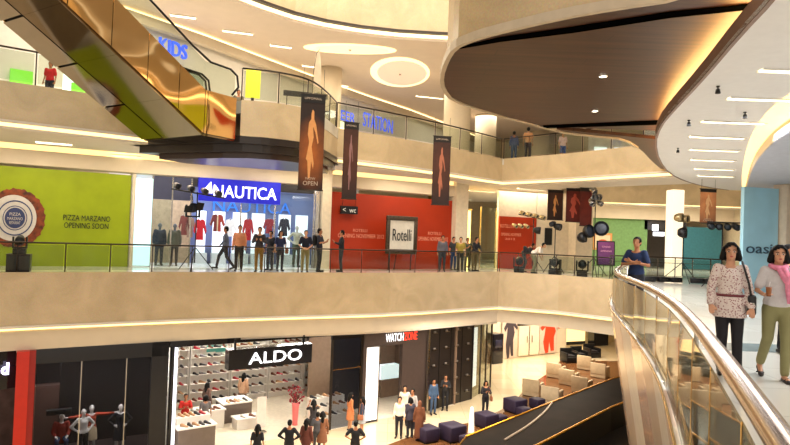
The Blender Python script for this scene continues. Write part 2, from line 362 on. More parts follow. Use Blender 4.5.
# ---- brown soffit bridge overhead, built at the height of the second-floor slab underside
ZB = 4.75
WOODS = wood('brown_wood_soffit', (52,29,18), (82,50,32), 0, .4, .32)
WOODS.node_tree.nodes['Principled BSDF'].inputs['Specular IOR Level'].default_value = .22
def bz(pts, z): return [(PZ(x, y, z).x, PZ(x, y, z).y) for x, y in pts]
tip = [(665,0),(617,7),(560,17),(493,33),(470,40),(454,47),(446,60),(441,76),(443,89),(452,100),(490,113),(543,127)]
outer = bz([(800,-40)]+tip, ZB)
tailp = [(565,133),(600,137),(624,139),(641,150),(652,162),(664,172)]
far_ = bz(tailp, ZB); rightside = [bz([(664,172)], ZB)[0]]
white_px = [(800,-42),(770,0),(740,32),(700,80),(672,110),(659,126),(654,142),(658,160),(668,173),(684,181),(706,187),(728,190)]
ZW = 4.3
we = smooth(bz(white_px, ZW), 1)
slot = bz([(543,127)], ZB)[0]
main = smooth(outer[1:], 1)
right_main = [(p[0]+.7, p[1]) for p in we if p[1] < slot[1]-.3]
mb = MB(); mb.prism(main+[(slot[0]+6.5, slot[1]-.12)]+right_main[::-1][:-1]+[(7.5,3.2)], ZB, ZB+.1); struct('ceiling_bridge', mb, WOODS)
right_t = [(p[0]+.6, p[1]) for p in we if p[1] > slot[1]+.1]
mb = MB(); mb.prism([(slot[0], slot[1]+.25)]+smooth(far_,1)+right_t[::-1], ZB+.02, ZB+.12); struct('ceiling_bridge_tail', mb, WOODS)
mb = MB(); mb.prism([(slot[0]-.1, slot[1]-.1),(slot[0]+9, slot[1]-.6),(slot[0]+9, slot[1]+1.2),(slot[0]-.1, slot[1]+.28)], ZB+.14, ZB+.2); struct('ceiling_slot', mb, BLACK)
# black shadow gap along the near edge of the soffit
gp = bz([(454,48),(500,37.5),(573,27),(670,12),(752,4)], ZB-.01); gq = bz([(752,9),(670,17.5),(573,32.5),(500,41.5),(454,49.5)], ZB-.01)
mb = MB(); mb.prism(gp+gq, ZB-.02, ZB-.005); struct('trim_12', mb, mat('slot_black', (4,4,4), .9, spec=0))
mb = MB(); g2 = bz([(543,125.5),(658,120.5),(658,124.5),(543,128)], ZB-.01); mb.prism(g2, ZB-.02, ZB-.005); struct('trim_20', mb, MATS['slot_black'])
# lip and upright stone fascia of the bridge
lipl = [(outer[0][0]-.0, outer[0][1])]+main+smooth(far_,1)
mb = MB(); mb.sweep(lipl[:-5], [(-.03,ZB-.03),(-.03,ZB+.11),(.05,ZB+.11),(.05,ZB-.03)]); struct('trim_13', mb, mat('grey_lip', (186,170,146), .4))
fl = [p for p in smooth(bz([(800,-40),(665,0),(617,7),(560,17),(493,33),(470,40),(454,47),(447,56)], ZB),1)]
bk = [(fl[-1][0]+.3, fl[-1][1]+2.5),(fl[-1][0]+4, fl[-1][1]+4)]
mb = MB(); mb.sweep(fl+bk, [(-.02,ZB+.12),(-.02,ZB+4.5),(.06,ZB+4.5),(.06,ZB+.12)] if False else [(.1,ZB+.1),(.1,ZB+5.5),(0,ZB+5.5),(0,ZB+.1)]); struct('wall_bridge', mb, marble('bridge_stone', (188,166,130)))
mb = MB(); mb.prism(offs(fl+bk,.2)+[(12,13),(12,3)], ZB+.3, ZB+.4); struct('floor_bridge', mb, DARK)
# ---- white ceiling of the near walkway
mb = MB(); mb.prism(we+[(22,we[-1][1]),(22,-6),(we[0][0],-6)], ZW, ZW+.06); struct('ceiling_walkway', mb, mat('walkway_ceiling', (238,238,238), .7, var=.02))
mb = MB(); mb.sweep(we, [(0,ZW-.02),(0,ZW+.24),(.05,ZW+.24),(.05,ZW-.02)]); struct('trim_14', mb, mat('mauve_edge', (132,106,92), .5))
mb = MB(); mb.sweep(we, [(.3,ZW+.1),(.3,ZW+.3),(.36,ZW+.3),(.36,ZW+.1)]); struct('trim_15', mb, emit('soffit_wash', (255,206,130), 24))
# walkway floor: near balcony edge curve
NB = smooth([(.55,.5),(1.02,1.6),(1.5,2.8),(2.0,4.1),(2.5,5.5),(3.0,7.2),(3.38,8.9),(3.72,10.4),(4.5,12.5),(5.9,15.6),(7.9,20),(10.6,26.4)], 2)
mb = MB(); mb.prism(offs(NB,.16)+[(30,26.4),(30,.5)], -.3, 0); struct('floor_walkway', mb, FLOOR1)
mb = MB(); mb.prism([(10.4,26.0),(30,26.0),(30,58),(9.0,58)], -.32, -.02); struct('floor_right', mb, FLOOR1)
# dark-grey tile band across the walkway floor
mb = MB(); mb.prism([(3.6,9.7),(16,9.7),(16,10.5),(3.9,10.5)], 0, .004); struct('trim_16', mb, mat('grey_green_tile', (140,150,150), .15))
# ---- far right walls
FW_ = mat('far_wall', (226,208,176), .6)
mb = MB(); mb.box((6,56,4), (60,.3,22)); struct('wall_far', mb, FW_)
mb = MB(); mb.box((-28,30,4), (.3,60,24)); struct('wall_left', mb, FW_)
mb = MB(); mb.box((24,30,4), (.3,60,24)); struct('wall_right', mb, FW_)
# enclosing upper storeys
mb = MB(); mb.prism([(-30,6),(26,6),(26,58),(-30,58)], 17, 17.2); struct('ceiling_atrium', mb, WHITE)
exec_parts = None
# ------------------------------------------------------------------ railings
def railing(name, label, line, z0, h=1.05, step=1.35, pm=STEEL, gm=GLASS, group=None, inset=-.1, post_r=.022, rail_r=.032, bars=()):
    ln = offs(line, inset); L = plen(ln); n = max(2, round(L/step)); pts = resample(ln, n); fine = resample(ln, n*3)
    t = thing(name, label, 'railing', (pts[0][0], pts[0][1], z0), 0, group)
    mb = MB(); mb.tube([(p[0], p[1], z0+h) for p in fine], rail_r, 6); objw('handrail', mb, pm, t)
    for zb in bars:
        mb = MB(); mb.tube([(p[0], p[1], z0+zb) for p in fine], .012, 5); objw('lower_rail', mb, pm, t)
    for i, p in enumerate(pts):
        mb = MB(); mb.tube([(p[0], p[1], z0), (p[0], p[1], z0+h)], post_r, 6); objw('post', mb, pm, t)
        if i < n:
            q = pts[i+1]; a = Vector((p[0], p[1], 0)); b = Vector((q[0], q[1], 0)); c = (a+b)/2; d = b-a
            mb = MB(); mb.box((c.x, c.y, z0+h/2), (d.length*.92, .012, h*.86), math.atan2(d.y, d.x)); objw('glass_panel', mb, gm, t)
    return t
railing('glass_railing', 'long dark-framed glass railing on the first-floor balcony before the green hoarding', E1a, .02, h=.95)
railing('glass_railing', 'dark metal railing on the first-floor balcony right of the stone corner', E1b[:-1], .02, h=.95, step=1.0, bars=(.16,))
railing('glass_railing', 'glass railing on the second floor at top left, before the bright shop', E2a, Z2+.02, step=1.5)
railing('glass_railing', 'glass railing around the curved landing at the foot of the escalator', PAD, Z2+.02, step=1.1)
k0 = [p for p in E2c if p[1] <= 32.21 and p[0] < 5.5]
kx = min(range(len(E2c)), key=lambda i: -E2c[i][1]); railing('glass_railing', 'glass railing on the second floor below the blue lit lettering', E2c[:kx+1], Z2+.02, step=1.7)
railing('glass_railing', 'second-floor glass railing where two people look over, under the brown soffit', E2c[kx:], Z2+.02, step=1.5)
RB = plan([(612,27.9),(640,28.2),(700,28),(745,27.4),(790,26.8)])
railing('metal_barrier', 'dark metal barrier across the first floor behind the tripod', RB, .02, step=.8, pm=STEEL, bars=(.2,.8))
# ------------------------------------------------------------------ escalator
ES = thing('escalator', 'large escalator with bronze mirror side and glossy underside descending from top left', 'escalator', (-5.88,18.7,4.5))
d = Vector((-.545,-.839,0)); nl = Vector((-.839,.545,0)); WID = 3.0; P0 = Vector((-5.88,18.7,4.5)); SL = .577
def ep(s, wd, dz=0):
    q = P0+d*s+nl*wd
    return Vector((q.x, q.y, 4.5+max(s, 0)*SL+dz))
def slabq(mb, a, b, c_, e_, th):       # thick quad
    n = (b-a).cross(e_-a).normalized()*th; mb.add([a,b,c_,e_,a+n,b+n,c_+n,e_+n], [(0,1,2,3),(7,6,5,4),(0,4,5,1),(1,5,6,2),(2,6,7,3),(3,7,4,0)])
UNDER = mat('bronze_soffit_mirror', (150,136,118), .07, 1, var=.02); UNDER2 = mat('pale_reflection_mirror', (196,190,184), .1, 1, var=.02)  # greyer copy of the underside mirror, a pale reflection put into its tint
bpw = None
side_m = mat('bronze_mirror_side', (236,200,146), .06, 1, var=.04, scale=.8)
cuts = [-1.25,-.1,.95,2.0,3.1,4.3,5.6,7,9,12]
for a_, b_ in zip(cuts, cuts[1:]):
    for wd, tn in ((0, 1), (WID, -1)):
        mb = MB()
        segs = [a_, 0, b_] if a_ < 0 < b_ else [a_, b_]
        for q0, q1 in zip(segs, segs[1:]):
            g = .012
            slabq(mb, ep(q0+g, wd), ep(q1-g, wd), ep(q1-g, wd, 1.32), ep(q0+g, wd, 1.32), .05*tn)
        objw('side_panel', mb, side_m, ES)
us = [-1.25,0,1.4,2.9,4.4,6,8,12]
for a_, b_ in zip(us, us[1:]):
    mb = MB(); slabq(mb, ep(a_+.002,.06,-.01), ep(b_-.002,.06,-.01), ep(b_-.002,WID*.62,-.01), ep(a_+.002,WID*.62,-.01), .05); objw('soffit_panel', mb, UNDER, ES)
    mb = MB(); slabq(mb, ep(a_+.03,WID*.64,-.01), ep(b_-.03,WID*.64,-.01), ep(b_-.03,WID-.03,-.01), ep(a_+.03,WID-.03,-.01), .05); objw('soffit_panel', mb, UNDER2 if a_ > 1 else UNDER, ES)
mb = MB(); slabq(mb, ep(-1.25,.08,.1), ep(0,.08,.1), ep(0,WID-.08,.1), ep(-1.25,WID-.08,.1), .05); slabq(mb, ep(0,.08,.1), ep(12,.08,.1), ep(12,WID-.08,.1), ep(0,WID-.08,.1), .05); objw('truss', mb, BLACK, ES)
# steps
for lane in (.15, 1.62):
    mb = MB()
    for k in range(26):
        c = ep(k*.4-.2, lane+.6, 1.02); mb.box(c, (.42,1.0,.2), math.atan2(d.y, d.x))
    objw('steps', mb, mat('step_steel', (120,116,112), .4, .7), ES)
for wd in (.06, 1.42, 1.58, WID-.06):
    pts = [ep(-1.1,wd,1.4), ep(-1.35,wd,1.7), ep(-1.28,wd,2.05), ep(-1.0,wd,2.2), ep(-.2,wd,2.22)]+[ep(s,wd,2.26) for s in (.5,2,4,6,8,10,12)]
    mb = MB(); mb.tube(pts, .035, 8); objw('handrail', mb, BLACK, ES)
    mb = MB(); slabq(mb, ep(-1.2,wd,1.32), ep(0,wd,1.32), ep(0,wd,2.2), ep(-1.2,wd,2.15), .012); slabq(mb, ep(0,wd,1.32), ep(12,wd,1.32), ep(12,wd,2.2), ep(0,wd,2.2), .012); objw('balustrade', mb, GLASS, ES)
# ------------------------------------------------------------------ curved foreground balcony
BRASS = mat('brass', (206,170,104), .22, 1); HAND = mat('bronzed_steel_handrail', (186,170,156), .2, 1, var=.03)
CLAD = mat('pearl_glass_cladding', (238,216,198), .16, .3, var=.05, scale=1.5)
CLADS = [CLAD, mat('rose_reflection_cladding', (240,206,190), .12, .35, var=.05), mat('white_reflection_cladding', (246,236,224), .18, .15, var=.05)]  # alternating tints paint striped reflections onto the panels
bal = thing('curved_glass_balustrade', 'curved glass balustrade with thick metal handrail in the foreground beside the walkway', 'balustrade', (2.0,4.1,0))
nb = [p for p in resample(NB, 90) if p[1] > .9 and p[1] < 17]
mb = MB(); mb.tube([(p[0], p[1], 1.1) for p in nb], .042, 14); objw('handrail', mb, HAND, bal)
def ztrim(Y): 
    k = [(0,.16),(2.8,.22),(4.1,.29),(5.5,.38),(7.2,.41),(8.9,.49),(10.4,.55),(12,.6),(40,.65)]
    for (a, za), (b, zb) in zip(k, k[1:]):
        if a <= Y <= b: return za+(zb-za)*(Y-a)/(b-a)
no = offs(nb, -.0)
out_ = offs([(p[0],p[1]) for p in nb], .10); side = -1 if out_[20][0] > nb[20][0] else 1
out_ = offs([(p[0],p[1]) for p in nb], .10*side)
mb = MB(); mb.tube([(p[0], p[1], ztrim(p[1])) for p in out_], .013, 8); objw('edge_trim', mb, BRASS, bal)
N = len(nb); step = 3
seamx = list(range(0, N-1, step))
for i in seamx:
    j = min(i+step, N-1)
    mb = MB(); A_ = [nb[i], nb[j]]; 
    lo = offs([(p[0],p[1]) for p in nb], .02*side)[i:j+1:j-i]; hi = A_
    n = len(A_); vs = []; fs = []
    g = .0
    for o in (0, .012):
        oo = offs([(p[0],p[1]) for p in nb], (.04+o)*side)[i:j+1:j-i]
        vs += [(p[0], p[1], ztrim(p[1])) for p in oo]+[(p[0], p[1], 1.05) for p in oo]
    for o in (0, 2*n):
        fs += [(o+k, o+k+1, o+n+k+1, o+n+k) for k in range(n-1)]
    fs += [(0,n,3*n,2*n),(n-1,3*n-1,4*n-1,2*n-1)]+[(n+k,n+k+1,3*n+k+1,3*n+k) for k in range(n-1)]+[(k,2*n+k,2*n+k+1,k+1) for k in range(n-1)]
    mb.add(vs, fs, False); objw('glass_panel', mb, glass('balustrade_glass', (232,230,216), .6), bal)
    # cladding panel below the brass trim, leaning in towards the bottom
    vs = []; 
    top = offs([(p[0],p[1]) for p in nb], .09*side)[i:j+1:j-i]; bot = offs([(p[0],p[1]) for p in nb], -.32*side)[i:j+1:j-i]
    top2 = offs([(p[0],p[1]) for p in nb], .05*side)[i:j+1:j-i]; bot2 = offs([(p[0],p[1]) for p in nb], -.38*side)[i:j+1:j-i]
    vs = [(p[0], p[1], ztrim(p[1])-.03) for p in top]+[(p[0], p[1], -2.1) for p in bot]+[(p[0], p[1], ztrim(p[1])-.03) for p in top2]+[(p[0], p[1], -2.1) for p in bot2]
    mb = MB(); mb.add(vs, fs, False); objw('cladding_panel', mb, CLADS[(i//step) % 3], bal)
    p = nb[i]; q = offs([(a[0],a[1]) for a in nb], .05*side)[i]
    mb = MB(); mb.tube([(q[0], q[1], ztrim(p[1])), (q[0], q[1], 1.06)], .004, 6); objw('joint_clip', mb, BRASS, bal)
for i in range(2, N, 9):
    p = nb[i]
    mb = MB(); mb.box((p[0]+.1, p[1], .06), (.16,.1,.1), bev=.01); mb.tube([(p[0]+.05,p[1],.05),(p[0]+.03,p[1],1.08)], .016, 8); objw('bracket', mb, CHROME, bal)
# ------------------------------------------------------------------ hoardings on the first floor
HG = Fr(ax(S1,-60), ax(S1,130))
def wallrect(fr, x0, x1, ytop, ybot, v0, v1, name, label, cat, m, zb=None, group=None):
    u0, _ = fr.px(x0, v=v0); u1, _ = fr.px(x1, v=v0); xm = (x0+x1)/2; zt = fr.px(xm, ytop, v0)[1]; z0 = fr.px(xm, ybot, v0)[1] if zb is None else zb
    o = thing(name, label, cat, fr.p((u0+u1)/2, v0, z0), fr.a, group)
    mb = MB(); fr.box(mb, u0, u1, v0, v1, z0, zt); objw('panel', mb, m, o); return o, u0, u1, z0, zt
G = mat('lime_hoarding', (152,168,22), .45, var=.08, scale=1.5, spec=.3)
o, u0, u1, z0, zt = wallrect(HG, -60, 129.3, 168, 268, -.02, .05, 'green_hoarding', 'lime green opening-soon hoarding with round emblem at the left of the first floor', 'hoarding', G, 0.0)
TB = mat('dark_olive_ink', (40,44,12), .6)
def htext(fr, s, x0, x1, y0, y1, v, m, parent, name='lettering', bold=0, depth=.012):
    a, _ = fr.px(x0, v=v); b, _ = fr.px(x1, v=v); xm = (x0+x1)/2; za = fr.px(xm, y0, v)[1]; zb = fr.px(xm, y1, v)[1]
    return text(name, s, m, fr.p((a+b)/2, v, (za+zb)/2), fr.a, b-a, za-zb, depth, parent, font_bold=bold)
htext(HG, 'PIZZA MARZANO', 63, 110, 215.5, 221, -.035, TB, o); htext(HG, 'OPENING SOON', 64, 108.5, 223, 228.5, -.035, TB, o)
# round pizza-edge emblem with blue disc
cu, cz = HG.px(15, 218, -.04)
RU = (HG.px(45, v=-.04)[0]-cu); RZ = RU*1.12
def disc(fr, u, z, v, ru, rz, n=48, wob=0, ring=0):
    mb = MB(); P = []
    for v_ in (v, v+.012):
        for k in range(n):
            q = 2*PI*k/n; r = 1+wob*math.sin(k*2.7)*math.cos(k*1.3); P.append(fr.p(u+ru*r*math.cos(q), v_, z+rz*r*math.sin(q)))
    if not ring: return mb.add(P, [tuple(range(n)), tuple(range(2*n-1, n-1, -1))]+[(k, n+k, n+(k+1) % n, (k+1) % n) for k in range(n)])
    for v_ in (v, v+.012):
        for k in range(n):
            q = 2*PI*k/n; P.append(fr.p(u+ru*ring*math.cos(q), v_, z+rz*ring*math.sin(q)))
    return mb.add(P, [(k, (k+1) % n, 2*n+(k+1) % n, 2*n+k) for k in range(n)]+[(n+k, 3*n+k, 3*n+(k+1) % n, n+(k+1) % n) for k in range(n)]+[(k, n+k, n+(k+1) % n, (k+1) % n) for k in range(n)])
objw('emblem_crust', disc(HG, cu, cz, -.045, RU, RZ, 90, .035), mat('crust_brown', (120,52,18), .6, var=.7, scale=5), o)
objw('emblem_disc', disc(HG, cu-.05, cz, -.06, RU*.76, RZ*.78), mat('emblem_white', (214,206,196), .5), o)
IB = mat('emblem_blue', (52,62,106), .5)
objw('emblem_ring', disc(HG, cu, cz, -.075, RU*.58, RZ*.6, ring=.93), IB, o); objw('emblem_ring', disc(HG, cu, cz, -.075, RU*.40, RZ*.42, ring=.93), IB, o)
objw('emblem_centre', disc(HG, cu, cz, -.075, RU*.33, RZ*.35), IB, o)
for k, (s, dz, w_) in enumerate((('PIZZA',.13,.36),('MARZANO',-.02,.5),('RESTAURANT',-.16,.36))):
    text('lettering', s, mat('emblem_white', (0,0,0)), HG.p(cu, -.085, cz+dz*RZ), HG.a, w_*RU, .1*RZ, .01, o)
# red hoarding
RED = mat('red_hoarding', (168,48,14), .5, var=.06, scale=1.2, spec=.3); PALE = mat('pale_lettering', (236,150,120), .5)
HR = Fr(ax(S1,329), ax(S1,451))
mb = MB()
o, u0, u1, z0, zt = wallrect(HR, 329, 451, 196, 271, -.02, .05, 'red_hoarding', 'long red opening hoarding behind the framed restaurant sign', 'hoarding', RED, 0.0)
htext(HR, 'ROTELLI', 353, 367, 229, 232, -.03, PALE, o); htext(HR, 'OPENING NOVEMBER 2012', 338, 384, 234, 238, -.03, PALE, o)
htext(HR, 'ROTELLI', 428, 441, 232, 235, -.03, PALE, o); htext(HR, 'OPENING NOVEMBER 2012', 418, 448, 237, 241, -.03, PALE, o)
# direction sign
o, u0, u1, z0, zt = wallrect(HR, 340, 357, 206, 214, -.25, -.15, 'direction_sign', 'small black direction sign hanging before the red hoarding', 'sign', BLACK)
htext(HR, '<  wc', 342, 355, 208, 212.5, -.27, mat('sign_white', (230,230,225), .5), o)
for uu in (u0+.1, u1-.1):
    mb = MB(); mb.tube([HR.p(uu,-.2,zt), HR.p(uu,-.2,4.45)], .008, 5); objw('hanger', mb, STEEL, o)
# framed sign
FRM = mat('ornate_frame', (74,60,46), .4, .4, var=.4, scale=20, bump=.6)
o = thing('framed_sign', 'white restaurant sign in an ornate dark frame on an easel before the red wall', 'sign', HR.p(HR.px(400, v=-1.0)[0], -1.0, 0), HR.a)
v = -1.0; a_, b_ = HR.px(386, v=v)[0], HR.px(417, v=v)[0]; zt = HR.px(401, 216, v)[1]; zb = HR.px(401, 254, v)[1]
for (q0,q1,q2,q3) in ((a_,b_,zt-.22,zt),(a_,b_,zb,zb+.22),(a_,a_+.2,zb+.22,zt-.22),(b_-.2,b_,zb+.22,zt-.22)):
    mb = MB(); HR.box(mb, q0, q1, v-.05, v+.05, q2, q3, .02); objw('frame', mb, FRM, o)
mb = MB(); HR.box(mb, a_+.2, b_-.2, v-.01, v+.04, zb+.22, zt-.22); objw('board', mb, mat('board_white', (222,214,200), .5), o)
text('lettering', 'Rotelli', mat('ink_black', (14,12,12), .5), HR.p((a_+b_)/2, v-.03, (zt+zb)/2), HR.a, (b_-a_)*.6, .55, .015, o)
for uu in (a_+.25, b_-.25):
    mb = MB(); mb.tube([HR.p(uu, v+.06, zb+.3), HR.p(uu, v+.12, 0)], .025, 6); objw('leg', mb, BLACK, o)
mb = MB(); mb.tube([HR.p((a_+b_)/2, v+.06, zt-.4), HR.p((a_+b_)/2, v+.6, 0)], .025, 6); objw('leg', mb, BLACK, o)
# corner pillar, lift lobby and the walls beyond
PF = Fr(ax(S1,451), ax(S1,463))
mb = MB(); PF.box(mb, 0, PF.L, -.35, .5, 0, 4.5); struct('wall_pillar', mb, CREAM)
mb = MB(); PF.box(mb, -8.2, -8.75, -.1, .4, 0, 4.5)
LB = Fr(PY(463,hor(463),33.2).xy, PY(497,hor(497),35.2).xy)
YEL = mat('lobby_yellow', (232,196,110), .35, var=.1)
area('lobby_fill', LB.p(1.2,1.2,4.2), 1.5, 420, (1,.84,.5), (0,0,LB.a), 1.5)  # added area light to brighten the yellow lobby, no fitting of its own
mb = MB(); LB.box(mb, 0, LB.L, 2.4, 2.6, 0, 4.4); LB.box(mb, -.2, 0, 0, 2.5, 0, 4.4); struct('wall_lobby', mb, YEL)
ld = thing('lift_door', 'pair of mirrored lift doors with gold frame in the yellow lobby', 'lift door', LB.p(LB.L*.3, 2.3, 0), LB.a)
for k in (0, 1):
    mb = MB(); LB.box(mb, .3+k*.46, .74+k*.46, 2.28, 2.36, 0, 2.2); objw('door_leaf', mb, mat('dark_bronze', (110,84,44), .15, .9), ld)
mb = MB(); LB.box(mb, .18, .3, 2.24, 2.4, 0, 2.35); LB.box(mb, 1.2, 1.32, 2.24, 2.4, 0, 2.35); LB.box(mb, .18, 1.32, 2.24, 2.4, 2.22, 2.35); objw('door_frame', mb, BRASS, ld)
lw = thing('lit_glass_column', 'bright yellow lit glass column beside the lift doors', 'light column', LB.p(1.9, 1.2, 0), LB.a)
mb = MB(); LB.box(mb, 1.62, 1.9, 1.1, 1.3, .05, 3.2); objw('lit_panel', mb, emit('yellow_glow', (255,224,130), 2.2), lw)
mb = MB(); LB.box(mb, 1.58, 1.94, 1.06, 1.34, 0, .05); LB.box(mb, 1.58, 1.94, 1.06, 1.34, 3.2, 3.3); objw('cap', mb, BRASS, lw)
pn = thing('notice_board', 'small cream notice panel on the lobby wall', 'notice', LB.p(2.15, 2.3, 1.2), LB.a)
mb = MB(); LB.box(mb, 2.0, 2.35, 2.3, 2.36, 1.2, 1.75); objw('panel', mb, mat('board_white', (0,0,0)), pn)
lg = thing('glass_lift_screen', 'tall glass screen at the lobby entrance between pillar and second red wall', 'glass screen', LB.p(LB.L*.8, .1, 0), LB.a)
for uu in (.05, LB.L*.5, LB.L-.1):
    mb = MB(); LB.box(mb, uu, uu+.06, .0, .08, 0, 3.4); objw('mullion', mb, CHROME, lg)
mb = MB(); LB.box(mb, LB.L*.5, LB.L-.1, .03, .05, 0, 3.4); objw('pane', mb, GLASS, lg)
H2 = Fr(PY(499,hor(499),34.6).xy, PY(537,hor(537),35.6).xy)
o, u0, u1, z0, zt = wallrect(H2, 499, 536, 217, 272, 0, .1, 'red_hoarding', 'smaller red hoarding with pale lettering right of the lift lobby', 'hoarding', RED, 0.0)
htext(H2, 'ROTELLI ITALIANO', 500, 523, 224.5, 228, -.03, PALE, o); htext(H2, 'OPENING NOVEMBER', 501, 521, 233, 236, -.03, PALE, o); htext(H2, '2012', 505, 515, 238, 240, -.03, PALE, o)
mb = MB(); H2.box(mb, 0, H2.L, .14, .3, 0, 4.45); struct('wall_beyond_lobby', mb, CREAM)
H3 = Fr(PY(537,hor(537),35.6).xy, PY(592,hor(592),36.6).xy)
mb = MB(); H3.box(mb, 0, H3.L, .1, .3, 0, 4.45); struct('wall_beyond_lobby_right', mb, CREAM)
mb = MB(); u = H3.px(569)[0]; H3.box(mb, u, u+1.1, -.7, .1, 0, 4.45); struct('wall_pier', mb, CREAM)
o, *_ = wallrect(H3, 545, 552, 228, 245, .02, .08, 'wall_screen', 'tall narrow black panel on the cream wall beyond the tripod', 'panel', BLACK)
H4 = Fr(PY(590,hor(590),44).xy, PY(748,hor(748),44).xy)
def seg(x0, x1, z0, z1, name, m, v=0, th=.2):
    mb = MB(); H4.box(mb, H4.px(x0, v=v)[0], H4.px(x1, v=v)[0], v, v+th, z0, z1); return struct(name, mb, m)
seg(588, 647, 0, 3.4, 'wall_green', mat('green_shop_wall', (112,152,92), .6, var=.12))
seg(684, 722, 0, 3.0, 'wall_teal', mat('teal_shop_wall', (50,114,130), .5, var=.08))
seg(586, 760, 3.4, 4.4, 'wall_bulkhead_far', WARMP, -.4, .5)
seg(586, 760, 4.4, 6.0, 'wall_balcony_far', STONE2, -2.0, .2)
seg(586, 760, 4.34, 4.4, 'trim_17', COVE, -1.9, .2)
seg(586, 800, 4.3, 4.34, 'ceiling_far', WHITE, -2.0, 3)
railing('glass_railing', 'far second-floor railing beyond the hanging red banners', [tuple(H4.p(H4.px(586,v=-2)[0], -2).xy), tuple(H4.p(H4.px(700,v=-2)[0], -2).xy)], 6.0, step=2)
seg(586, 660, 6.0, 9.5, 'wall_second_shops', mat('pale_shops', (236,230,216), .5, var=.15, scale=2), 1)
for k_, (xa, xb) in enumerate(((592,604),(612,622),(634,650))): tag(seg(xa, xb, 6.3, 8.6, 'window_%d' % (2+k_), emit('far_window', (225,235,230), 1.1), .9, .1))
seg(644, 686, 2.7, 3.5, 'wall_shop_header', DARK); seg(722, 752, 0, 3.4, 'wall_dark_shop', mat('dark_shop', (38,36,40), .4), 1.5)
seg(644, 686, 0, 3.4, 'wall_shop_back', mat('shop_grey', (120,110,104), .6), 4)
o, *_ = wallrect(H4, 653, 664, 232, 236, -.06, -.01, 'shop_sign', 'small white lit shop sign on the dark far shopfront', 'sign', emit('white_sign', (235,240,255), 2.5))
o, *_ = wallrect(H4, 652, 658, 224.5, 230.5, -.46, -.41, 'shop_sign', 'tiny square white lit sign above the dark far shopfront', 'sign', emit('white_sign', (0,0,0), 2))
o, u0, u1, z0, zt = wallrect(H4, 593, 612, 233, 250, -.08, -.02, 'wall_poster', 'orange-bordered poster with a red ball on the green wall', 'poster', mat('poster_orange', (214,150,84), .5))
mb = MB(); H4.box(mb, u0+.15, u1-.15, -.1, -.08, z0+.15, zt-.15); objw('sheet', mb, mat('poster_cream', (220,204,172), .5), o)
objw('printed_disc', disc(H4, (u0+u1)/2, z0+.45, -.115, .42, .3), mat('poster_red', (190,84,44), .5), o)
# bright column
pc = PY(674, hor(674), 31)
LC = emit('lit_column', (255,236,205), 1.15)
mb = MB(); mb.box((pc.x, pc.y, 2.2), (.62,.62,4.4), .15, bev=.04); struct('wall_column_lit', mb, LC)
mb = MB(); mb.sweep([(H4.p(H4.px(735)[0],-3).x, 40),(H4.p(H4.px(760)[0],-3).x+1, 34)], [(0,0),(0,3.2),(-.1,3.2),(-.1,0)]); struct('wall_red_shop', mb, mat('red_shop_wall', (176,34,26), .5))
# Oasis panel and pier
OF = Fr(PY(743,hor(743),22.5).xy, PY(778,hor(778),22.9).xy)
o = thing('blue_hoarding', 'tall pale blue shop hoarding with dark lettering behind the two women', 'hoarding', OF.p(0,0,0), OF.a)
mb = MB(); OF.box(mb, 0, OF.L-.02, 0, .15, 0, 3.85); objw('panel', mb, mat('sky_blue_hoarding', (160,208,228), .5, var=.08, scale=1), o)
a_ = OF.px(746, v=-.02)[0]; b_ = OF.px(779, v=-.02)[0]; zt = OF.px(760,244,-.02)[1]; zb = OF.px(760,253.5,-.02)[1]
text('lettering', 'oasis', mat('slate_ink', (40,70,92), .5), OF.p((a_+b_)/2, -.03, (zt+zb)/2), OF.a, b_-a_, zt-zb, .02, o)
mb = MB(); OF.box(mb, OF.L+.05, OF.L+1.6, -.3, .3, 0, 4.02); struct('wall_pier_right', mb, mat('pier_beige', (214,196,172), .5))
# glowing curved recess above the blue hoarding
cv = smooth([PZ(x, y, ZW).xy.to_tuple() for x, y in ((830,96),(790,118),(768,136),(752,160),(746,186))], 2)
mb = MB(); mb.sweep(cv, [(-.02,ZW-.25),(-.02,ZW),(.04,ZW),(.04,ZW-.25)]); struct('wall_recess', mb, WARMP)
mb = MB(); mb.prism(list(cv)+[(24, cv[-1][1]),(24, cv[0][1])], ZW-.27, ZW-.25); struct('ceiling_recess', mb, mat('recess_blue_grey', (176,182,196), .6))
co = smooth([PZ(x, y, ZW).xy.to_tuple() for x, y in ((830,70),(790,92),(765,112),(748,140),(742,172),(742,187))], 2)
mb = MB(); mb.band(resample([(p[0],p[1]) for p in co], 20), resample(list(cv), 20), ZW-.012, ZW-.004); struct('trim_18', mb, emit('recess_glow', (255,218,150), 1.6))
# strip lights in the walkway ceiling
for k, (x, y, w_) in enumerate(((805,71,0),(766,99,0),(733.5,122,0),(717.5,137,0),(715,150,0),(713,160,0),(714.5,169,0),(716,176,0))):
    p = PZ(x, y, ZW); L = 1.3/1.7
    t = thing('strip_light', 'recessed strip light in the walkway ceiling', 'ceiling light', (p.x, p.y, ZW), 0, 'row of strip lights in the walkway ceiling')
    mb = MB(); mb.box((0,0,-.012), (L*1.7,.13,.02)); obj('diffuser', mb, emit('strip_glow', (255,236,190), 5), t)
    mb = MB()
    for sy in (-.09,.09): mb.box((0,sy,-.015), (L*1.7+.06,.03,.03))
    obj('trim_frame', mb, mat('frame_white', (235,232,226), .5), t)
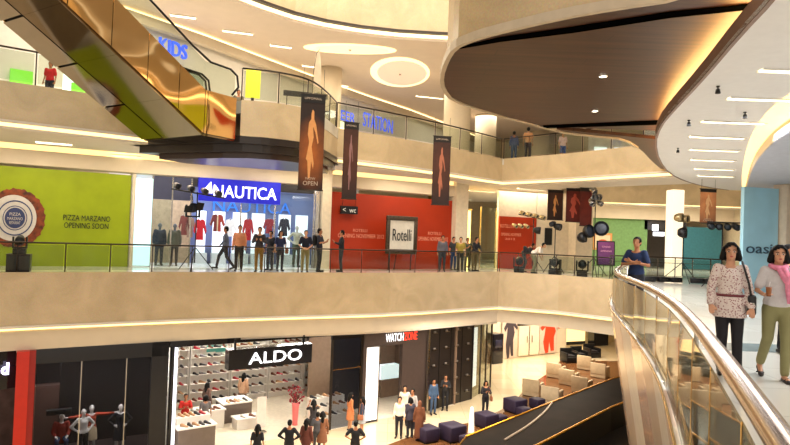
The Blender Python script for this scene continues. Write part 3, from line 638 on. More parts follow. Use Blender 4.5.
# little black spotlights and sprinklers on that ceiling, downlights in the brown soffit
for k, (x, y) in enumerate(((718,86),(745,112),(689,120),(678,148))):
    p = PZ(x, y, ZW); t = thing('ceiling_spotlight', 'tiny black spotlight on the white walkway ceiling', 'spotlight', (p.x, p.y, ZW), 0, 'small black spots on the walkway ceiling')
    mb = MB(); mb.lathe([(.03,0),(.03,-.02),(.012,-.02),(.012,-.06)], n=10); obj('mount', mb, BLACK, t); mb = MB(); mb.lathe([(.03,-.05),(.045,-.12),(.04,-.13)], n=12); obj('lamp_head', mb, BLACK, t)
for k, (x, y) in enumerate(((603,75),(595,110))):
    p = PZ(x, y, ZB); t = thing('recessed_downlight', ('round lit downlight in the brown soffit, %s' % ('nearer of the pair','farther of the pair','by the stone lip')[k]), 'downlight', (p.x, p.y, ZB-.02))
    mb = MB(); mb.lathe([(.085,0),(.085,-.012),(.07,-.016),(.07,0)], n=20); obj('bezel', mb, CHROME, t); mb = MB(); mb.lathe([(.066,0),(.066,-.012)], n=20); obj('lamp', mb, emit('downlight_glow', (255,244,220), 9), t)
# second-floor ceiling ovals and strips
def oval(x, y, rx, ry, label, inner, fill=None):
    p = PZ(x, y, 10.42); t = thing('ceiling_oval', label, 'ceiling light', (p.x, p.y, 10.42))
    mb = MB(); n = 40; P = []
    for z in (0,-.04):
        for k in range(n): q = 2*PI*k/n; P.append((rx*math.cos(q), ry*math.sin(q), z))
        for k in range(n): q = 2*PI*k/n; P.append((rx*inner*math.cos(q)+.1, ry*inner*math.sin(q), z))
    fs = []
    for o_ in (0, 2*n): fs += [(o_+k, o_+(k+1) % n, o_+n+(k+1) % n, o_+n+k) for k in range(n)]
    fs += [(k, (k+1) % n, 2*n+(k+1) % n, 2*n+k) for k in range(n)]+[(n+k, n+(k+1) % n, 3*n+(k+1) % n, 3*n+k) for k in range(n)]
    mb.add(P, fs); obj('glowing_rim', mb, emit('oval_glow', (255,228,172), 1.5), t)
    mb = MB(); mb.lathe([(.99*inner,-.01),(.99*inner,-.05)], (.1,0,0), 40, rx, ry, False); obj('centre', mb, fill or C2, t)
    mb = MB(); mb.lathe([(.06,-.06),(.06,-.1),(.03,-.12)], (0,0,0), 12); obj('sensor', mb, CHROME, t)
oval(350, 48.5, 2.2, .75, 'flat glowing oval in the pink ceiling, nearer the column', .8, emit('oval_fill', (250,222,180), 1.05))
oval(400, 73, 1.6, 3.0, 'rounded glowing recess in the pink ceiling beside the brown soffit', .84, emit('oval_fill_soft', (244,216,188), .5))
for k, (x, y, L) in enumerate(((183,16,1.0),(238,32,1.3),(281,46,1),(430,97,1.8),(368,100,1.4),(408,112,1.6),(340,85,1),(310,66,.8),(416,135,1.8),(215,48,.9))):
    p = PZ(x, y, 10.42); t = thing('strip_light', 'short recessed strip light in the pink second-floor ceiling', 'ceiling light', (p.x, p.y, 10.41), .3, 'strip lights in the second-floor ceiling')
    mb = MB(); mb.box((0,0,-.01), (L,.2,.02)); obj('diffuser', mb, emit('strip_glow', (0,0,0), 1), t); mb = MB(); mb.box((0,.13,-.02), (L,.04,.04)); mb.box((0,-.13,-.02), (L,.04,.04)); obj('trim_frame', mb, MATS['frame_white'], t)
for k, (x, y, L) in enumerate(((54,143,1.1),(127,155,1.1),(462,199,1.6),(482,191,1.8),(512,197,1.5),(532,189,1.8),(548,198,1.6))):
    p = PZ(x, y, 4.42); t = thing('strip_light', 'short recessed strip light under the second-floor slab', 'ceiling light', (p.x, p.y, 4.415), .4, 'strip lights in the first-floor ceiling')
    mb = MB(); mb.box((0,0,-.01), (L,.16,.02)); obj('diffuser', mb, emit('strip_glow', (0,0,0), 1), t); mb = MB(); mb.box((0,.11,-.02), (L,.04,.04)); mb.box((0,-.11,-.02), (L,.04,.04)); obj('trim_frame', mb, MATS['frame_white'], t)
# second-floor shop signs
BLUE = emit('blue_sign', (56,92,235), 1.2)
sf = Fr(ax(S2,140), ax(S2,210), 50)
o = thing('shop_sign', 'blue lit KIDS lettering sign high on the second-floor wall', 'sign', sf.p(sf.px(170)[0], -.7, 9), sf.a)
htext(sf, 'KIDS', 159, 187, 41, 56, -.75, BLUE, o, 'letters', .004, .12)
sf2 = Fr(ax(S2,325), ax(S2,402), 120)
o = thing('shop_sign', 'wide blue lit shop lettering reading across the second floor behind the railing', 'sign', sf2.p(sf2.px(362)[0], -1.5, 9), sf2.a)
htext(sf2, 'PEER', 336, 355, 111, 121, -1.5, BLUE, o, 'letters', .003, .03); htext(sf2, 'STATION', 363, 393, 116, 130, -1.5, BLUE, o, 'letters', .003, .03)
sgn = Fr(ax(S2,-60), ax(S2,100), 75)
mb = MB(); sgn.box(mb, sgn.px(-40,v=-.1)[0], sgn.px(98,v=-.1)[0], -.15, -.02, Z2+.1, 9.3)
struct('window_1', mb, emit('bright_shop_window', (222,246,240), 1.9))
o, *_ = wallrect(sgn, 10, 33, 70, 84, -.34, -.26, 'shop_display', 'green display panel in the bright second-floor shop', 'display', emit('green_display', (120,200,60), .9))
o, *_ = wallrect(sgn, 72, 92, 84, 95, -.34, -.26, 'shop_display', 'second green display panel low in the bright shop beside the escalator', 'display', MATS['green_display'])
o, *_ = wallrect(sf2, 330, 349, 121, 140, -1.7, -1.6, 'lit_display', 'bright white and yellow shop display on the second floor', 'display', emit('display_white', (250,245,190), 1.6))

# unseen opposite side of the second floor, added for the escalator mirror to reflect
OP = Fr((14.5,27),(14.5,8))
def opb(name, m, u0, u1, v0, v1, z0, z1): mb = MB(); OP.box(mb, u0, u1, v0, v1, z0, z1); return struct(name, mb, m)
opb('wall_second_right', CREAM, 0, 19, 0, .2, 5.8, 10.4); opb('floor_second_far', FLOOR1, 0, 19, -1.6, .2, 5.3, 5.8); opb('trim_19', COVE_HI, 0, 19, -.1, 0, 9.6, 9.9); opb('ceiling_second_far', C2, 0, 19, -1.6, .2, 10.4, 10.6)
for u_0, u_1, m_, lab in ((1,4.5,RED,'unseen red panel added for the escalator mirror to reflect'),(6,9,G,'unseen lime green panel added for the escalator mirror to reflect'),(10.5,13,NAVY,'unseen black panel added for the escalator mirror to reflect'),(14.5,17.5,RED,'second unseen red panel added for the escalator mirror, at the near end')):
    o = thing('hoarding', lab, 'hoarding', OP.p((u_0+u_1)/2, -.06, 5.8), OP.a); mb = MB(); OP.box(mb, u_0, u_1, -.08, -.02, 5.8, 8.8); objw('panel', mb, m_, o)  # panels invented to put colour into the mirror side
# gentle oil-canning of the thin mirror sheets
nt = side_m.node_tree; b = nt.nodes['Principled BSDF']; tc = nt.nodes.new('ShaderNodeTexCoord'); n = nt.nodes.new('ShaderNodeTexNoise'); n.inputs['Scale'].default_value = .6; n.inputs['Detail'].default_value = .4
bp = nt.nodes.new('ShaderNodeBump'); bp.inputs['Strength'].default_value = 1; bp.inputs['Distance'].default_value = .14
nt.links.new(tc.outputs['Object'], n.inputs['Vector']); nt.links.new(n.outputs['Fac'], bp.inputs['Height']); nt.links.new(bp.outputs['Normal'], b.inputs['Normal'])
# ------------------------------------------------------------------ bodies
def unit(v): return Vector(v).normalized()
BODY = {}
def voxel(mb, size, name, smooth_it=4):
    me = bpy.data.meshes.new('v'); me.from_pydata(mb.v, [], mb.f); o = bpy.data.objects.new('v', me); C.objects.link(o)
    r = o.modifiers.new('r', 'REMESH'); r.mode = 'VOXEL'; r.voxel_size = size; r.use_smooth_shade = True
    if smooth_it: sm = o.modifiers.new('s', 'SMOOTH'); sm.iterations = smooth_it; sm.factor = .5
    dg = bpy.context.evaluated_depsgraph_get(); m2 = bpy.data.meshes.new_from_object(o.evaluated_get(dg)); m2.name = name
    bpy.data.objects.remove(o); bpy.data.meshes.remove(me); m2.materials.clear(); return m2
# pose: joint positions for a 1.70 m figure facing -Y
def skeleton(pose):
    J = dict(pel=(0,0,.93), wai=(0,0,1.07), che=(0,0,1.27), nec=(0,.01,1.43), hea=(0,-.005,1.585))
    for s, n in ((-1,'l'),(1,'r')):
        J['sho'+n] = (s*.158,0,1.385); J['elb'+n] = (s*.215,.03,1.12); J['wri'+n] = (s*.235,-.05,.89); J['han'+n] = (s*.235,-.08,.80)
        J['hip'+n] = (s*.09,0,.90); J['kne'+n] = (s*.095,-.02,.50); J['ank'+n] = (s*.1,.02,.08); J['toe'+n] = (s*.12,-.15,.035)
    J.update(pose.get('J', {}))
    tl = pose.get('lean', 0)        # lean the upper body forward about the pelvis
    if tl:
        R = Matrix.Rotation(tl, 3, 'X'); c = Vector(J['pel'])
        for k in list(J):
            if k[:3] in ('wai','che','nec','hea','sho','elb','wri','han') and k not in pose.get('fix', ()): J[k] = tuple(c+R @ (Vector(J[k])-c))
    return {k: Vector(v) for k, v in J.items()}
def hand(mb, w, h, s, fs=1):
    d = (h-w).normalized(); up = Vector((0,1,0)) if abs(d.y) < .8 else Vector((0,0,1)); side = d.cross(up).normalized(); up = side.cross(d)
    p0 = w+d*.03; mb.cap(w, w+d*.02, .024*fs, .026*fs, 8)
    for k, (o, L) in enumerate(((-.027,.062),(-.009,.074),(.009,.07),(.026,.055))):
        a = w+d*.02+side*o*.6; b = w+d*.085+side*o; c = b+d*L*.5+up*-.006; e = c+d*L*.45+up*-.018
        mb.cap(a, b, .015*fs, .0115*fs, 6); mb.cap(b, c, .0105*fs, .0095*fs, 6); mb.cap(c, e, .0095*fs, .0075*fs, 6)
    t0 = w+d*.03-side*.02*s; t1 = t0+d*.035-side*.032*s; t2 = t1+d*.035-side*.008*s
    mb.cap(t0, t1, .014*fs, .012*fs, 6); mb.cap(t1, t2, .0115*fs, .009*fs, 6)
def body_mesh(pose, key, vx=.016, female=False):
    k = ('b', key, vx, female)
    if k in BODY: return BODY[k]
    J = skeleton(pose); mb = MB()
    hd = J['hea']; nk = J['nec']; up = (hd-nk).normalized()
    mb.ball(hd+Vector((0,.008,.02)), (.074,.09,.098), 16, 12); mb.ball(hd+Vector((0,-.02,-.045)), (.056,.068,.07), 12, 10)
    mb.cap(hd+Vector((0,-.083,.015)), hd+Vector((0,-.1,-.018)), .009, .013, 8)
    mb.ball(hd+Vector((0,-.08,-.052)), (.022,.012,.009), 8, 6); mb.ball(hd+Vector((0,-.068,-.092)), (.022,.018,.018), 8, 6)
    for s in (-1,1): mb.ball(hd+Vector((s*.077,.012,-.005)), (.012,.022,.03), 8, 6)
    mb.cap(nk-up*.05, hd-up*.05, .055, .05, 12)
    sw = .9 if female else 1
    ch, wa, pe = J['che'], J['wai'], J['pel']
    mb.ball(ch, (.155*sw,.10,.15), 16, 10); mb.ball((ch+wa)/2, (.138*sw,.09,.14), 14, 10); mb.ball(wa, (.128*sw,.088,.12), 14, 10); mb.ball(pe+Vector((0,0,.02)), (.16,.1,.13), 16, 10)
    for n, s in (('l',-1),('r',1)):
        mb.cap(ch+(J['sho'+n]-ch)*.3+Vector((0,0,.05)), J['sho'+n], .06, .052, 10)
        mb.cap(J['sho'+n], J['elb'+n], .048*sw, .036*sw, 10); mb.cap(J['elb'+n], J['wri'+n], .036*sw, .023, 10)
        hand(mb, J['wri'+n], J['han'+n], s)
        mb.cap(J['hip'+n], J['kne'+n], .083, .052, 12); mb.cap(J['kne'+n], J['ank'+n]+(J['kne'+n]-J['ank'+n])*.55, .05, .052, 12)
        mb.cap(J['ank'+n]+(J['kne'+n]-J['ank'+n])*.5, J['ank'+n], .052, .033, 12); mb.cap(J['ank'+n]+Vector((0,.02,-.03)), J['toe'+n], .034, .026, 8)
    BODY[k] = voxel(mb, vx, 'body', 2); return BODY[k]
def cloth_mesh(pose, key, kind, vx=.02, female=False, e=.014):
    k = ('c', key, kind, vx, female)
    if k in BODY: return BODY[k]
    J = skeleton(pose); mb = MB(); ch, wa, pe = J['che'], J['wai'], J['pel']; sw = .9 if female else 1
    if kind in ('shirt', 'tee', 'blouse', 'jacket', 'dress'):
        g = {'jacket': .03, 'blouse': .016}.get(kind, .014)
        mb.ball(ch+Vector((0,0,-.01)), (.155*sw+g,.102+g,.148), 18, 12); mb.ball((ch+wa)/2, (.145*sw+g,.095+g,.15), 16, 10); mb.ball(wa, (.14*sw+g,.096+g,.14), 16, 10)
        mb.ball(pe+Vector((0,0,.05)), (.166+g*.6,.108+g,.14), 16, 10)
        if kind in ('blouse','jacket'):
            mb.lathe([(.02,.1),(.15+g,.09),(.168+g,-.02),(.185+g,-.17),(.18+g,-.175)], (pe.x,pe.y,pe.z), 24, 1, .72)
        if kind == 'dress': mb.lathe([(.05,.1),(.15,.08),(.185,-.1),(.22,-.42),(.21,-.43)], (pe.x,pe.y,pe.z), 24, 1, .8)
        for n in 'lr':
            mb.cap(ch+(J['sho'+n]-ch)*.3+Vector((0,0,.045)), J['sho'+n], .056+g*.4, .05+g*.5, 10)
            el, sh, wr = J['elb'+n], J['sho'+n], J['wri'+n]
            if kind in ('tee',): mb.cap(sh, sh+(el-sh)*.75, .054*sw+g, .05*sw+g, 12)
            else:
                fl = .012 if kind == 'blouse' else 0
                mb.cap(sh, el, .05*sw+g, .042*sw+g+fl*.3, 12); mb.cap(el, wr+(el-wr)*.08, .04*sw+g+fl*.3, .026+g*.8+fl, 12)
    elif kind in ('trousers', 'shorts'):
        mb.ball(pe+Vector((0,0,.0)), (.168,.112,.13), 16, 10)
        for n in 'lr':
            hp, kn, an = J['hip'+n], J['kne'+n], J['ank'+n]
            if kind == 'shorts': mb.cap(hp, hp+(kn-hp)*.8, .09, .075, 12)
            else: mb.cap(hp, kn, .093, .068, 14); mb.cap(kn, an+(kn-an)*.06, .067, .055, 14)
    elif kind == 'skirt':
        mb.lathe([(.1,.13),(.15,.1),(.185,-.05),(.21,-.38),(.2,-.385)], (pe.x,pe.y,pe.z), 24, 1, .8)
    elif kind == 'long_skirt':
        mb.lathe([(.1,.13),(.15,.1),(.18,-.05),(.2,-.5),(.22,-.78),(.2,-.79)], (pe.x,pe.y,pe.z), 24, 1, .8)
    elif kind == 'shoes':
        for n in 'lr': mb.cap(J['ank'+n]+Vector((0,.03,-.035)), J['toe'+n], .042, .034, 10)
        m2 = mesh(mb, 'shoes'); BODY[k] = m2; return m2
    BODY[k] = voxel(mb, vx, kind, 5); return BODY[k]
def hair_mesh(pose, key, style):
    k = ('h', key, style)
    if k in BODY: return BODY[k]
    h = skeleton(pose)['hea']; mb = MB()
    mb.ball(h+Vector((0,.02,.035)), (.088,.098,.098), 16, 12)
    if style == 'short': mb.ball(h+Vector((0,.05,.0)), (.08,.068,.085), 14, 10)
    if style in ('bob', 'long'):
        mb.ball(h+Vector((0,.05,-.02)), (.1,.075,.12), 14, 10)
        for s in (-1,1):
            mb.cap(h+Vector((s*.075,-.005,.04)), h+Vector((s*.1,.0,-.08)), .035, .038, 10)
            mb.cap(h+Vector((s*.02,-.05,.11)), h+Vector((s*.07,-.05,.06)), .03, .024, 8)
    if style == 'long': mb.cap(h+Vector((0,.06,-.05)), h+Vector((0,.09,-.26)), .09, .055, 12)
    if style == 'scarf':
        mb.ball(h+Vector((0,.02,-.02)), (.1,.1,.14), 14, 10); mb.cap(h+Vector((0,.02,-.1)), h+Vector((0,0,-.2)), .085, .13, 12)
    if style == 'cap': mb.box(h+Vector((0,-.1,.06)), (.12,.1,.015))
    # keep the face clear
    BODY[k] = voxel(mb, .016, 'hair', 3)
    bm = bmesh.new(); bm.from_mesh(BODY[k])
    dl = [v for v in bm.verts if v.co.y < h.y-.045 and v.co.z < h.z+.078-abs(v.co.x-h.x-.015)*.45 and abs(v.co.x-h.x) < .064 and style != 'cap']
    bmesh.ops.delete(bm, geom=dl, context='VERTS'); bm.to_mesh(BODY[k]); bm.free(); return BODY[k]
SK = [mat('skin_brown', (176,118,82), .55, var=.05), mat('skin_tan', (200,146,108), .55, var=.05), mat('skin_deep', (140,92,64), .55, var=.05)]
HAIR = mat('black_hair', (12,9,9), .6, var=.3, spec=.2, scale=40); SHOE = mat('black_shoe', (20,18,18), .4)
def cm(rgb, v=.1): return mat('cloth_%d_%d_%d' % rgb, rgb, .85, var=v, scale=14)
POSES = {
 'stand': {}, 'wide': {'J': dict(ankl=(-.16,.02,.08), toel=(-.2,-.13,.035), ankr=(.15,.02,.08), toer=(.19,-.13,.035))},
 'rail': {'lean': .22, 'J': dict(elbl=(-.25,-.12,1.12), wril=(-.1,-.36,1.06), hanl=(-.03,-.42,1.05), elbr=(.25,-.12,1.12), wrir=(.1,-.36,1.05), hanr=(.04,-.42,1.04))},
 'phone': {'J': dict(elbl=(-.24,-.08,1.13), wril=(-.08,-.3,1.2), hanl=(-.05,-.34,1.27), elbr=(.24,-.08,1.13), wrir=(.09,-.29,1.19), hanr=(.06,-.33,1.26))},
 'photo': {'J': dict(elbl=(-.25,-.16,1.3), wril=(-.1,-.3,1.5), hanl=(-.07,-.33,1.57), elbr=(.25,-.16,1.3), wrir=(.1,-.3,1.5), hanr=(.07,-.33,1.57))},
 'crossed': {'J': dict(elbl=(-.27,-.06,1.13), wril=(.02,-.2,1.16), hanl=(.1,-.19,1.18), elbr=(.27,-.06,1.13), wrir=(-.02,-.23,1.2), hanr=(-.1,-.22,1.22))},
 'walk': {'J': dict(knel=(-.09,-.22,.53), ankl=(-.1,-.3,.09), toel=(-.1,-.46,.06), kner=(.09,.06,.5), ankr=(.1,.34,.13), toer=(.1,.2,.03), elbl=(-.24,.12,1.14), wril=(-.25,.14,.9), hanl=(-.25,.12,.82), elbr=(.24,-.06,1.13), wrir=(.24,-.22,.95), hanr=(.23,-.28,.88))},
 'hips': {'J': dict(elbl=(-.36,.06,1.16), wril=(-.2,-.04,1.02), hanl=(-.14,-.08,.99), elbr=(.36,.06,1.16), wrir=(.2,-.04,1.02), hanr=(.14,-.08,.99))},
 'stoop': {'lean': .85, 'J': dict(elbl=(-.22,-.2,1.2), wril=(-.14,-.42,1.12), hanl=(-.1,-.48,1.08), elbr=(.22,-.2,1.2), wrir=(.14,-.42,1.12), hanr=(.1,-.48,1.08), knel=(-.1,-.12,.5), kner=(.1,-.12,.5))},
 'armsout': {'J': dict(elbl=(-.45,0,1.36), wril=(-.7,-.03,1.36), hanl=(-.78,-.03,1.37), elbr=(.45,0,1.36), wrir=(.7,-.03,1.38), hanr=(.78,-.03,1.39))},
 'sit': {'J': dict(pel=(0,0,.5), wai=(0,0,.64), che=(0,0,.84), nec=(0,.01,1.0), hea=(0,-.005,1.155), shol=(-.175,0,.955), shor=(.175,0,.955), elbl=(-.24,-.05,.7), wril=(-.18,-.28,.62), hanl=(-.15,-.35,.6), elbr=(.24,-.05,.7), wrir=(.18,-.28,.62), hanr=(.15,-.35,.6), hipl=(-.1,0,.48), hipr=(.1,0,.48), knel=(-.14,-.42,.48), kner=(.14,-.42,.48), ankl=(-.14,-.45,.08), toel=(-.14,-.6,.035), ankr=(.14,-.45,.08), toer=(.14,-.6,.035))},
}
def person(label, loc, yaw=0, H=1.7, pose='stand', skin=0, top=('tee',(40,44,60)), bottom=('trousers',(40,42,52)), hair='short', haircol=None, group=None, cat='person', name='person', female=False, extras=(), vx=.018):
    P = POSES[pose]; t = thing(name, label, cat, loc, yaw, group); t.scale = (H/1.7,)*3
    sk = SK[skin] if isinstance(skin, int) else skin
    link('body', body_mesh(P, pose, vx, female), sk, t)
    if top: link(top[0], cloth_mesh(P, pose, top[0], .022, female), cm(top[1]), t)
    if bottom: link(bottom[0], cloth_mesh(P, pose, bottom[0], .022, female), cm(bottom[1]), t)
    if hair: link('hair', hair_mesh(P, pose, hair), haircol or HAIR, t)
    link('shoes', cloth_mesh(P, pose, 'shoes'), SHOE, t)
    J = skeleton(P)
    if 'backpack' in extras:
        mb = MB(); c = J['che']+Vector((0,.19,-.04)); mb.box(c, (.3,.16,.42), bev=.05); obj('backpack', mb, BLACK, t)
    if 'bag' in extras:
        mb = MB(); c = Vector((.28,-.02,.86)); mb.box(c, (.09,.26,.24), bev=.03); mb.tube([c+Vector((0,-.08,.1)), J['shor']+Vector((.01,-.06,.05)), J['shor']+Vector((.01,.06,.05)), c+Vector((0,.08,.1))], .012, 6); obj('shoulder_bag', mb, mat('bag_tan', (150,90,60), .5), t)
    if 'phone' in extras:
        mb = MB(); c = (J['hanl']+J['hanr'])/2+Vector((0,-.04,.04)); mb.box(c, (.14,.03,.08), bev=.008); obj('camera', mb, BLACK, t)
    return t
# ------------------------------------------------------------------ blue clothing shop on the first floor
NF = Fr(ax(S1,133), ax(S1,328))
def u_(x, v=0, fr=None): return (fr or NF).px(x, v=v)[0]
def fbox(fr, name, m, u0, u1, v0, v1, z0, z1, root=None, bev=0):
    mb = MB(); fr.box(mb, u0, u1, v0, v1, z0, z1, bev)
    return objw(name, mb, m, root) if root else struct(name, mb, m)
SHOPW = mat('shop_white', (236,236,236), .5, var=.02)
BLW = mat('shop_blue_wall', (104,116,160), .5, var=.1, scale=1)
fbox(NF, 'wall_shop_back_blue', BLW, u_(190,3.2), u_(330,3.2)+.4, 3.2, 3.3, 0, 3.7)
fbox(NF, 'wall_shop_back_left', mat('shop_interior_wood', (190,160,128), .5, var=.15), 0, u_(190,3.2), 3.2, 3.3, 0, 3.7)
fbox(NF, 'ceiling_shop', SHOPW, -.1, NF.L+.2, .1, 3.4, 3.7, 3.78)
fbox(NF, 'wall_shop_side', SHOPW, -.12, 0, .02, 3.3, 0, 3.7); fbox(NF, 'wall_shop_side_right', SHOPW, u_(330,3.2)+.3, u_(330,3.2)+.4, .4, 3.3, 0, 3.7)
fbox(NF, 'floor_shop', emit('floor_shop_white', (0,0,0), 0) if False else mat('shop_floor_white', (240,240,240), .2), 0, NF.L, -.4, 3.2, 0, .012)
p = NF.p(NF.L/2, 1.7, 3.6); area('shop_light_blue', p, 9, 260, (.86,.92,1), (0,0,NF.a), 2.2)
o = thing('light_box', 'pale cyan lit panel at the left edge of the blue clothing shop', 'light panel', NF.p(u_(141),-.1,0), NF.a)
fbox(NF, 'panel', emit('cyan_panel', (190,232,240), 1.1), u_(134), u_(151), -.08, .05, .05, 3.55, o); fbox(NF, 'frame', CREAM, u_(133)-.08, u_(134), -.12, .08, 0, 3.7, o)
o = thing('shop_sign', 'wide deep-blue lit sign box with white NAUTICA lettering', 'sign', NF.p(u_(238),-.5,2.9), NF.a)
v = -.5; ua, ub = u_(197,v), u_(279,v); zt = NF.px(238,180,v)[1]; zb = NF.px(238,202.5,v)[1]
fbox(NF, 'sign_box', emit('nautica_blue', (18,24,170), .6), ua, ub, v, v+.35, zb, zt, o)
htext(NF, 'NAUTICA', 212, 275, 186.5, 198.5, v-.03, emit('sign_letter_white', (250,250,255), 1.6), o, 'letters', .004, .05)
mb = MB(); ue = u_(206,v); zc = (zt+zb)/2+.05; P = [NF.p(ue-.22, v-.03, zc-.2), NF.p(ue+.2, v-.03, zc-.2), NF.p(ue+.12, v-.03, zc+.28), NF.p(ue-.1,v-.03,zc)]
slabq(mb, *P, .02); objw('sail_emblem', mb, MATS['sign_letter_white'], o)
text('reflected_lettering', 'NAUTICA', emit('cyan_letter', (40,110,210), .5), NF.p((u_(212,3.1)+u_(290,3.1))/2, 3.1, 2.75), NF.a, u_(290,3.1)-u_(212,3.1), .55, .04, None)  # ghost reflection, modelled as faintly glowing letters
bpy.context.scene.objects['reflected_lettering'].name = 'reflected_lettering'
tag(bpy.data.objects['reflected_lettering'], 'large blue reflected lettering, modelled on the back wall inside the blue clothing shop', 'lettering')
gf = thing('shop_window', 'tall framed glass shop window of the blue clothing shop', 'shop window', NF.p(u_(190),0,0), NF.a)
for x in (151,171,190,240,274,313):
    fbox(NF, 'mullion', CHROME, u_(x)-.03, u_(x)+.03, -.03, .03, 0, 3.7, gf)
fbox(NF, 'header_bar', mat('header_dark', (62,66,92), .4), u_(151), u_(190), -.02, .05, 2.75, 3.7, gf); fbox(NF, 'top_bar', DARK, u_(190), u_(313), -.02, .05, 3.35, 3.7, gf)
for a_, b_ in ((151,171),(240,274),(274,313)): fbox(NF, 'pane', GLASS, u_(a_)+.04, u_(b_)-.04, -.006, .006, .05, 2.74 if a_ == 151 else 3.3, gf)
NICHE = emit('niche_glow', (236,242,255), 1.15)
for k, (x0, x1) in enumerate(((196,206),(213,225),(233,247),(252,265),(279,291),(296,308))):
    o = thing('display_niche', 'glowing white wall niche in the blue shop, number %s from the left' % ('one','two','three','four','five','six')[k], 'display niche', NF.p(u_((x0+x1)/2,3.0),3.0,0), NF.a)
    o['label'] = ('glowing white display niche behind the stage-light tripod','glowing white display niche above the red garment','glowing white display niche behind the peach-shirted man','glowing white display niche behind the plaid-shirted man','glowing white display niche behind the standing mannequin','glowing white display niche at the right end of the blue shop')[k]
    fbox(NF, 'back_panel', NICHE, u_(x0,3), u_(x1,3), 3.12, 3.18, .5, 2.45, o); fbox(NF, 'base', SHOPW, u_(x0,3)-.05, u_(x1,3)+.05, 2.7, 3.16, .012, .5, o)
def garment(fr, x, v, z, m, label, w=.55, h=.8, stripes=None):
    u = x if x < 12 else fr.px(x, v=v)[0]; t = thing('hanging_garment', label, 'clothing', fr.p(u, v, z), fr.a)
    mb = MB(); P = [(-.5,0),(.5,0),(.42,.55),(.5,.6),(.78,.3),(.95,.42),(.62,.95),(.2,1),(0,.93),(-.2,1),(-.62,.95),(-.95,.42),(-.78,.3),(-.5,.6),(-.42,.55)]
    n = len(P); vs = [(a*w/2, s*.07, b*h) for s in (-1,1) for a, b in P]
    mb.add(vs, [tuple(range(n)), tuple(range(2*n-1, n-1, -1))]+[(k, n+k, n+(k+1) % n, (k+1) % n) for k in range(n)]); obj('cloth', mb, m, t)
    mb = MB(); mb.tube([(-w*.3,0,h*.95),(0,0,h*1.03),(w*.3,0,h*.95)], .01, 5); mb.tube([(0,0,h*1.03),(.02,0,h*1.12),(-.02,0,h*1.14)], .006, 5); obj('hanger', mb, CHROME, t)
    return t
garment(NF, 200, 2.4, 1.1, cm((196,30,36)), 'red garment hanging low behind the stage-light tripod', .6, .95)
st = tiles('striped_knit', (170,60,40), (30,26,30), 4, .12, .8, (210,190,150), .03)
garment(NF, 217, 2.4, 1.5, st, 'striped red and black knit hanging in the blue shop', .7, .8)
garment(NF, 230, 2.4, 1.3, cm((236,232,226)), 'white shirt on display between the striped knit and red coat', .6, .8)
garment(NF, 248, 2.4, 1.15, cm((190,24,40)), 'red coat hanging behind the man in the peach shirt', .55, 1.0)
garment(NF, 284, 2.4, 1.4, cm((30,32,54)), 'dark navy jacket hanging right of the sign', .6, .85)
garment(NF, 269, 2.4, 1.5, cm((160,30,50)), 'dark red top hanging behind the crowd', .6, .7)
garment(NF, 190, 2.6, 1.2, cm((150,120,100)), 'tan garment hanging at the shop doorway', .5, .9); garment(NF, 184, 2.6, 1.3, cm((120,60,50)), 'maroon garment hanging left of the shop doorway', .5, .9)
MANQ = mat('mannequin_white', (232,226,220), .35, var=.02); MGREY = mat('mannequin_grey', (96,96,100), .4)
def mann(label, fr, x, v, z=0, yaw=0, pose='hips', top=None, bottom=None, H=1.78, m=None, u=None):
    t = person(label, fr.p(fr.px(x, v=v)[0] if u is None else u, v, z), fr.a+yaw, H, pose, m or MANQ, top, bottom, None, cat='mannequin', name='mannequin', female=True)
    mb = MB(); mb.lathe([(.19,0),(.19,.012),(.02,.018)], n=20); o = obj('base', mb, CHROME, t); o.location.z = .0; return t
mann('mannequin in dark jacket and jeans in the left shop window', NF, 160, .8, .012, .1, 'stand', ('jacket',(40,46,64)), ('trousers',(50,56,74)), m=MGREY)
mann('mannequin in olive open jacket beside the window mullion', NF, 175, .8, .012, -.1, 'stand', ('jacket',(84,84,70)), ('trousers',(60,58,56)), m=MGREY)
mann('white mannequin with green scarf in grey trousers in the blue shop', NF, 297, 1.0, .012, 0, 'hips', ('shirt',(226,220,208)), ('trousers',(90,100,90)), H=1.9)
# mirrored column and pier at the right of the shop
fbox(NF, 'wall_pier_shop', CREAM, u_(319), u_(328), -.35, .3, 0, 4.45)
fbox(NF, 'wall_mirror_strip', CHROME, u_(313)+.05, u_(319)-.05, -.1, .1, 0, 3.7)
# ------------------------------------------------------------------ ground floor shops
ROW = 395
L0F = [Fr(ax(S0,a_,ROW), ax(S0,b_,ROW), ROW) for a_, b_ in ((-80,14),(34,167),(168,330),(330,361),(361,424),(425,470),(471,490))]
LA, LW, LS, LG, LZ, LK, LC_ = L0F
ZT = -2.5
# left-most shop
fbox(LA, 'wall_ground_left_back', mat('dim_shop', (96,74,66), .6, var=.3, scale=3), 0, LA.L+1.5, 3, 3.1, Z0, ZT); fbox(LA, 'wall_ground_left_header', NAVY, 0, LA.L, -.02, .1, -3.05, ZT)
o = thing('shop_sign', 'pale lit letter sign at the far left edge of the ground floor', 'sign', LA.p(LA.L-.6,-.1,-3.4), LA.a)
htext(LA, 'd', 0, 7.5, 363, 375, -.15, emit('sign_lilac', (225,215,255), 3), o, 'letters', .03, .06)
fbox(LA, 'sign_board', NAVY, LA.L-3, LA.L, -.08, -.02, -3.7, -3.0, o)
for k in range(5):
    garment(LA, LA.L-3.6+k*.8, 1.6, -5.6+.25*(k % 2), cm(((150,60,50),(200,180,170),(70,50,60),(180,150,140),(120,40,40))[k]), ('dull red','off-white','plum','beige','dark red')[k]+' garment hanging in the dim far-left shop', .5, .9)
fbox(LA, 'floor_ground_left', mat('dim_floor', (120,100,90), .4), 0, LA.L+1.5, .1, 3, Z0, Z0+.01)
